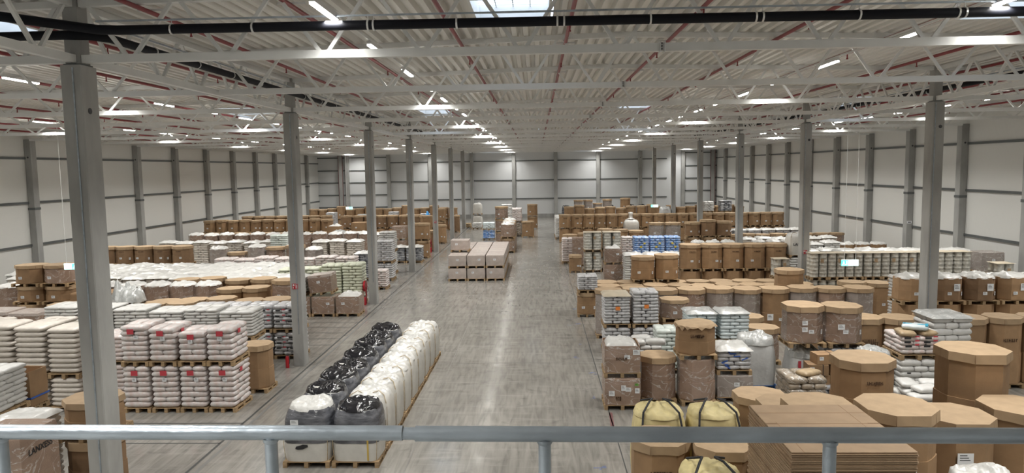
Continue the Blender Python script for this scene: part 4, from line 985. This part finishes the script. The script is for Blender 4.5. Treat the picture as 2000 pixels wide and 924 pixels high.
q = link('blue_strap', b.mesh('strap', 'blue_print')); q.parent = bpy.data.objects[[o.name for o in bpy.data.objects if o.get('label') == 'open brown carton with blue strap at the left edge'][0]]
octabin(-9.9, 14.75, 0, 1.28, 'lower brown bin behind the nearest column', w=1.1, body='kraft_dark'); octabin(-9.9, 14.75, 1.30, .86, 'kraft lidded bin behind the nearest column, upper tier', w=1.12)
carton(-10.42, 12.95, 0, 2.12, 'wrapped brown carton with printed name at the left bottom corner', w=1.1, d=1.1, mt='kraft_wrapped', lbl=False, rz=0)
q = link('printed_name', m_text('LANXESS', .17, 'black_print')); q.parent = [o for o in bpy.data.objects if o.get('label', '').startswith('wrapped brown carton with printed name')][0]; q.location = (.562, -.02, 1.74); q.rotation_euler = (0, 0, math.pi/2)
sacks(-11.1, 14.25, 0, 1.95, 'white sheeted load behind the lettered wrapped carton', w=1.0, d=1.0, mt='white_sack', sheet='liner')
# second row
row(sacks, 6, -10.55, -1.25, 24.4, 0, 1.2, 'white sack load, lower tier', 'behind the red panel stacks', w=1.2, d=1.2, mt='white_sack')
row(sacks, 6, -10.55, -1.25, 24.4, 1.22, [1.02, 1.1, 1.05, 1.15, 1.2, 1.25], 'flat white sack stack', 'behind the red panel stacks', w=1.2, d=1.2, mt='white_sack', near=True, lh=.11)
for k in range(4):
    x = -9.52-1.07*k
    sacks(x, 26.5, 0, 1.0, 'white sacks with black and red patches, lower tier, %s from the aisle' % WORDS[k+1], 'sacks with black and red patches', w=1.02, d=1.1, mt='grey_sack', near=True, prints='black', lh=.14)
    sacks(x, 26.5, 1.02, 1.02, 'white sacks with black and red patches, upper tier, %s from the aisle' % WORDS[k+1], 'sacks with black and red patches', w=1.02, d=1.1, mt='grey_sack', near=True, prints='black', lh=.14)
row(octabin, 5, -14.1, -1.2, 27.25, 0, [2.0, 1.95, 1.9], 'kraft lidded bin', 'behind the flat white sacks', w=1.14)
row(octabin, 5, -11.0, -1.2, 29.2, 0, [1.75, 1.7, 1.8], 'kraft lidded bin', 'behind the patched sacks', w=1.14)
row(octabin, 2, -12.75, -1.2, 31.4, 0, [1.9, 1.85, 1.95], 'kraft lidded bin', 'in the next left row', w=1.14)
octabin(-11.3, 31.2, 0, 1.13, 'lower bin left of the second left column', w=1.15, wrap=True); octabin(-11.3, 31.2, 1.15, 1.1, 'wrapped bin under a wide sheet by the second left column', w=1.2, wrap=True, body='kraft_wrapped')
row(octabin, 9, -15.25, -1.18, 32.0, 0, 1.95, 'bin with spilling white liner', 'in the left liner row', w=1.15, top='liner', wrap=True)
# cluster at the left edge
for k, (x, y) in enumerate(((-21.6, 29.3), (-20.35, 29.3))):
    for tier, (z, hh) in enumerate(((0, .85), (.87, .75), (1.64, .75), (2.41, .85))):
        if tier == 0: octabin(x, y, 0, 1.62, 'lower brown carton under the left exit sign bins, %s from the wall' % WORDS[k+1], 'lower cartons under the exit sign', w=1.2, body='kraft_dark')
        elif tier == 2: octabin(x, y, z, .75, 'middle brown carton at the left exit sign, %s from the wall' % WORDS[k+1], 'middle cartons by the exit sign', w=1.18, body='kraft')
        elif tier == 3: octabin(x, y, z, .88, 'high brown carton at the left exit sign, %s from the wall' % WORDS[k+1], 'high cartons by the exit sign', w=1.2, wrap=k == 1)
row(carton, 2, -19.05, 1.15, 29.2, 0, 2.15, 'wide brown carton', 'under the left exit sign', w=1.12, d=1.1, mt='kraft', group='wide brown cartons under the exit sign', frm='from the wall')
row(carton, 4, -22.9, 1.2, 25.95, 0, [1.95, 1.85, 2.0], 'wrapped carton with folded top', 'before the exit sign bins', w=1.16, mt='kraft_wrapped', lid='kraft_pale_wrapped', frm='from the wall')
row(sacks, 3, -21.6, 1.2, 23.4, 0, [1.8, 1.9], 'flat white sack load', 'before the folded cartons', frm='from the wall', w=1.18, mt='white_sack', near=False)
row(sacks, 3, -18.0, 1.05, 22.3, 0, [2.35, 2.2], 'cream sack load', 'behind the thick cream stacks', frm='from the wall', w=1.0, mt='cream_sack')
# wrapped cartons by the third column
carton(-9.3, 34.4, 0, .98, 'open film wrapped carton with tan filling by the third left column', w=1.16, d=1.12, op='liner')
carton(-10.5, 34.4, 0, .98, 'film wrapped carton with white labels, second from the aisle', w=1.14, d=1.12)
carton(-11.7, 34.4, 0, .98, 'film wrapped carton, third from the aisle, behind the second column', w=1.14, d=1.12)
carton(-10.6, 34.5, 1.05, 1.0, 'tilted film wrapped carton leaning on the lower cartons', w=1.14, d=1.1, tilt=-.10, lid='kraft_pale_wrapped')
sacks(-11.9, 34.3, 1.0, 1.0, 'grey wrapped load left of the tilted carton', w=1.1, mt='grey_sack', sheet='liner')
for k in range(4): sacks(-9.85-1.14*k, 37.6, 0, [2.15, 2.1, 1.95, 1.9][k], 'greenish white sack stack, %s from the aisle' % WORDS[k+1], 'greenish white sack stacks', w=1.1, mt='green_sack', near=True, lh=.15)
sacks(-9.5, 42.2, 0, 1.15, 'reddish white sack stack left of the third left column', w=1.0, mt='pink_sack', near=True)
# long rows of white tops
for r in range(4):
    row(sacks, 12 if r < 3 else 10, -14.4 if r else -13.25, -1.2, 35.4+1.45*r, 0, [1.82, 1.88, 1.84, 1.9], 'long row white load', ('in the front white row', 'in the second white row', 'in the third white row', 'in the back white row')[r], mt=['cream_sack', 'white_sack'][r % 2], w=1.16, d=1.2, sheet='liner')
row(sacks, 7, -11.2, -1.2, 41.3, 0, [2.05, 2.1, 2.0], 'red flecked white sack stack', 'behind the white rows', mt='pink_sack', w=1.16, near=True)
row(octabin, 5, -22.2, -1.2, 43.6, 0, 1.38, 'lower bin', 'under the dark left bins', w=1.14, top='none', lbl=False)
row(octabin, 5, -22.2, -1.2, 43.6, 1.40, 1.16, 'dark lidded bin with print', 'in the raised left row', w=1.15, body='kraft_dark', mark='brand')
for k, (x, m_) in enumerate(((-20.6, 'grey_wrapped'), (-19.4, 'kraft_wrapped'), (-18.1, 'grey_wrapped'), (-16.9, 'kraft_wrapped'), (-15.6, 'kraft_wrapped'), (-14.4, 'grey_wrapped'))):
    octabin(x, 45.2, 0, [2.2, 1.95, 2.3, 2.25, 2.35, 2.1][k], 'film wrapped bin, %s from the left, behind the flecked sacks' % WORDS[k+1], 'film wrapped bins behind the flecked sacks', w=1.14, wrap=True, body=m_, top=['liner', 'lid', 'liner', 'lid', 'lid', 'liner'][k])
sacks(-17.9, 49.0, 0, 2.7, 'tall grey green sack stack in the left middle', w=1.2, mt='mint_sack')
row(sacks, 12, -13.2, -1.25, 51.2, 0, [2.05, 2.1], 'cream sheeted load', 'in the left middle row', mt='cream_sack', sheet='liner', skip=(3,))
row(octabin, 12, -13.6, -1.25, 56.2, 0, [2.1, 2.15], 'brown bin with white liner', 'in the left middle row', w=1.16, wrap=True, top='liner')
bigbag(-16.4, 58.55, 0, 2.2, 'grey black plastic covered bag in the left middle', kind='film', far=True)
row(octabin, 10, -18.6, -1.2, 61.0, 0, [1.85, 1.8], 'flat kraft lidded bin', 'before the raised left bins', w=1.15)
row(octabin, 11, -19.3, -1.09, 65.0, 0, 1.5, 'lower bin', 'under the raised far left bins', w=1.06, top='none', lbl=False)
row(octabin, 11, -19.3, -1.09, 65.0, 1.52, [1.15, 1.2], 'brown lidded bin', 'in the raised far left row', w=1.06, mark='brand')
row(octabin, 8, -21.3, -1.15, 71.6, 0, 2.62, 'brown lidded bin', 'behind the raised far left row', w=1.1)
# back rows on the left
row(octabin, 16, -9.9, -1.1, 84.0, 0, 1.3, 'lower bin', 'of the last left row', w=1.06, top='none', lbl=False)
row(octabin, 16, -9.9, -1.1, 84.0, 1.32, [1.25, 1.3, 1.55, 1.3, 1.25, 1.6, 1.35], 'brown lidded bin', 'in the last left row', w=1.06)
row(sacks, 8, -12.5, -1.75, 79.5, 0, [2.2, 1.9, 2.45, 2.0], 'small white sack stack', 'before the last left row', w=1.1, mt='grey_sack')
row(octabin, 7, -12.4, -1.2, 73.0, 0, 1.15, 'lower bin', 'of the second last left row', w=1.14, top='none', lbl=False)
row(octabin, 7, -12.4, -1.2, 73.0, 1.17, 1.3, 'dark lidded bin', 'in the second last left row', w=1.14, body='kraft_dark')
row(octabin, 6, -12.9, -1.2, 66.5, 0, 1.3, 'dark low bin', 'behind the kraft box with pallet', w=1.14, body='kraft_dark')
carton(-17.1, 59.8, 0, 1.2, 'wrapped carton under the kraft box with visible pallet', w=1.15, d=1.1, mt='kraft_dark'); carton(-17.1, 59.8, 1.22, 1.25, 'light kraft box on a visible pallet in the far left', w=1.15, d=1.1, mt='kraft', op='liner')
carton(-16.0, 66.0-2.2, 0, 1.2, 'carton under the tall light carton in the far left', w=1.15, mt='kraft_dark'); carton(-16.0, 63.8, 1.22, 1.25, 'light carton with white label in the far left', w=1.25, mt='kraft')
row(sacks, 4, -11.3, -1.2, 60.0, 0, [1.9, 1.6, 1.75], 'white sheeted load', 'left of the fifth column', mt='white_sack', sheet='liner')
row(carton, 4, -10.6, -1.2, 63.8, 0, [1.5, 1.3], 'low brown carton', 'left of the fifth column', w=1.14, mt='kraft')
# near the aisle, left side, far
for tier in range(2): sacks(-9.85, 45.6, [0, 1.12][tier], [1.1, 1.45][tier], 'white sack stack with grey print left of the fourth column, %s tier' % ('lower', 'upper')[tier], 'white sacks left of the fourth column', w=1.1, d=1.15, mt='grey_sack', near=True)
sacks(-10.3, 48.7, 0, 1.5, 'white sack load under the tallest white stack on the left', w=1.1, mt='white_sack'); sacks(-10.3, 48.7, 1.52, 1.35, 'tallest white sack stack behind the fourth left column', w=1.1, mt='white_sack')
sacks(-11.3, 45.8, 0, 1.8, 'open dark crate with white bag left of the aisle', w=1.1, mt='dark_sack', sheet='liner')
for k, x in enumerate((-9.45, -10.75)): sacks(x, 54.4, 0, 1.25, 'black and grey sacks with crumpled white top, %s from the aisle' % WORDS[k+1], 'black and grey sack pallets', w=1.25, d=1.15, mt='dark_sack', sheet='liner')
octabin(-9.3, 57.2, 0, 1.4, 'kraft bin under the big kraft bin behind the grey sacks', w=1.2); octabin(-9.3, 57.2, 1.42, 1.36, 'big kraft bin raised behind the black and grey sacks', w=1.25)
carton(-11.0, 56.8, 0, 1.5, 'wrapped box below the wrapped box left of the big kraft bin', w=1.15); carton(-11.0, 56.8, 1.52, 1.1, 'wrapped box left of the big raised kraft bin', w=1.15)
octabin(-9.45, 62.4, 0, 1.75, 'kraft bin beside the fifth left column', w=1.1); octabin(-9.35, 68.6, 0, 1.75, 'pair of kraft lids by the sixth left column', w=1.15)
octabin(-10.7, 68.6, 0, 1.3, 'low bin left of the sixth left column', w=1.15, body='kraft_dark'); octabin(-10.7, 68.6, 1.32, 1.35, 'raised kraft bin left of the sixth left column', w=1.2)
octabin(-9.3, 80.6, 0, 1.9, 'dark bin between the last two left columns', w=1.1, body='kraft_dark')
octabin(-10.6, 78.0, 0, 1.4, 'low bin under the bin with blue bag', w=1.1); octabin(-10.6, 78.0, 1.42, 1.4, 'brown bin right of the blue bag in the far left', w=1.1)
octabin(-11.9, 77.6, 0, 1.5, 'bin carrying the small blue bag', w=1.1, body='kraft_dark')
mat('blue_film', (.08, .35, .75), .3, bump=.6, bump_s=8)
q = link('blue_bag', m_crumple(.8, .8, .9, 1, 'blue_film', 12, True, .1, .5), loc=(-11.9, 78.15, 1.58)); tag(q, 'bright blue crumpled bag on a far left bin', 'bag')

# ------------------------------------------------------------------ small marks on the near goods
def deco(label, part, me, name, loc, rz=0):
    o = LABELS[label]; p = [c_ for c_ in o.children if c_.name.split('.')[0] == part][0]
    return link(name, me, p, loc, rz)
L1 = 'wrapped brown carton with green label at the aisle corner, bottom tier'; L2 = 'open wrapped carton with white liner at the aisle corner, upper tier'
for x, z, wd, hh, mt_ in ((-.32,.36,.17,.15,'paper'), (.02,.52,.13,.16,'paper'), (.40,.62,.10,.07,'green_paper'), (.42,.44,.13,.15,'paper')):
    deco(L1, 'carton_body', m_label(wd, hh, mt_), 'label', (x, -.562, z))
deco(L1, 'carton_body', m_mark(11, .16, .13), 'printed_mark', (-.12, -.562, .2)); deco(L2, 'carton_body', m_label(.2, .15), 'label', (.40, -.562, .62))
deco(L2, 'carton_body', m_mark(12, .34, .09), 'printed_mark', (-.02, -.562, .42))
L3 = 'white bulk bag with two red stripes under the wrapped bin'
for x in (-.27, .27): deco(L3, 'bag_body', m_label(.09, .55, 'red_print', False), 'red_stripe', (x, -.525, .75))
L4 = 'crumpled white sacks with blue writing next to the torn carton'
rnd = random.Random(8)
for k in range(7):
    q = link('blue_writing', m_label(.20, .035, 'blue_print', False), LABELS[L4], (rnd.uniform(-.35, .3), -.53+.0*k, .25+.08*k)); q.rotation_euler = (0, rnd.uniform(-.7, .7), 0)
L5 = 'tall lidded brown bin, first from the aisle behind the sack wall'
deco(L5, 'body', m_mark(21, .40, .12), 'printed_mark', (.02, -.545, 1.32)); deco(L5, 'body', m_mark(22, .36, .05), 'printed_mark', (.02, -.545, 1.12))
L6 = 'wrapped bin with kraft lid raised above the red striped bag'
for z in (.62, .42): deco(L6, 'body', m_label(.16, .14), 'label', (-.12, -.565, z))
deco('wrapped bin with kraft lid, right neighbour of the raised one', 'body', m_label(.20, .16), 'label', (-.2, -.545, .5))
for k in (1, 2, 3, 4, 5):
    deco('film wrapped lidded bin, %s from the aisle in the wrapped row' % WORDS[k+3], 'body', m_label(.24, .26), 'label', (-.30, -.555, .70))
    deco('open brown bin with white liner, %s from the aisle on the upper tier' % WORDS[k], 'body', m_label(.22, .26), 'label', (.18, -.575, .50))
L7 = 'brown octagonal bin with lid between the aisle bin and flat cardboard'
deco(L7, 'body', m_label(.24, .20), 'label', (-.12, -.57, 1.35)); deco(L7, 'body', m_label(.18, .34), 'label', (.46, -.45, 1.35), math.pi/4)
for l, x in (('broad brown bin with stroke marks in front of the highest bin', -.1), ('broad brown bin at the right picture edge before the highest bin', .0)):
    deco(l, 'body', m_label(.26, .2), 'label', (x, -.59, 2.05))
b = MB(); b.rings([[(-.16,-.004,-.05),(-.10,-.004,-.07),(.02,-.004,-.06),(.08,-.004,-.03),(.15,-.004,.0),(.14,-.004,.05),(.02,-.004,.06),(-.05,-.004,.03),(-.14,-.004,.01)], [(x, 0, z) for x, z in ((-.16,-.05),(-.10,-.07),(.02,-.06),(.08,-.03),(.15,.0),(.14,.05),(.02,.06),(-.05,.03),(-.14,.01))]], smooth=False)
deco('grey wrapped bulk bag with white top, nearest in the left aisle file', 'bag_body', b.mesh('patch', 'black_print'), 'black_patch', (-.08, -.585, .38))
deco('grey wrapped bulk bag with white top, nearest in the left aisle file', 'bag_body', m_label(.19, .12), 'label', (-.24, -.585, .98))
b = MB(); b.box(-.02, .02, -.006, 0, -.42, .42); deco('grey wrapped bulk bag with black top, nearest in the right aisle file', 'bag_body', b.mesh('strap', 'gold_strap'), 'gold_strap', (.32, -.58, .46))

q = link('plastic_film_heap', m_crumple(1.35, 1.0, .75, 2, 'film', 20, True, .06, .6), loc=(-16.3, 27.8, 2.06)); tag(q, 'heap of crumpled clear plastic film on the kraft bins, left', 'plastic film')
bigbag(9.37, 19.7, 0, 1.95, 'grey film wrapped lump between the strapped cartons and sack wall', w=.80, d=.9, kind='film')

row(octabin, 4, -13.3, -1.25, 33.7, 0, [1.95, 1.9, 2.0], 'kraft lidded bin', 'right before the white rows', w=1.14)
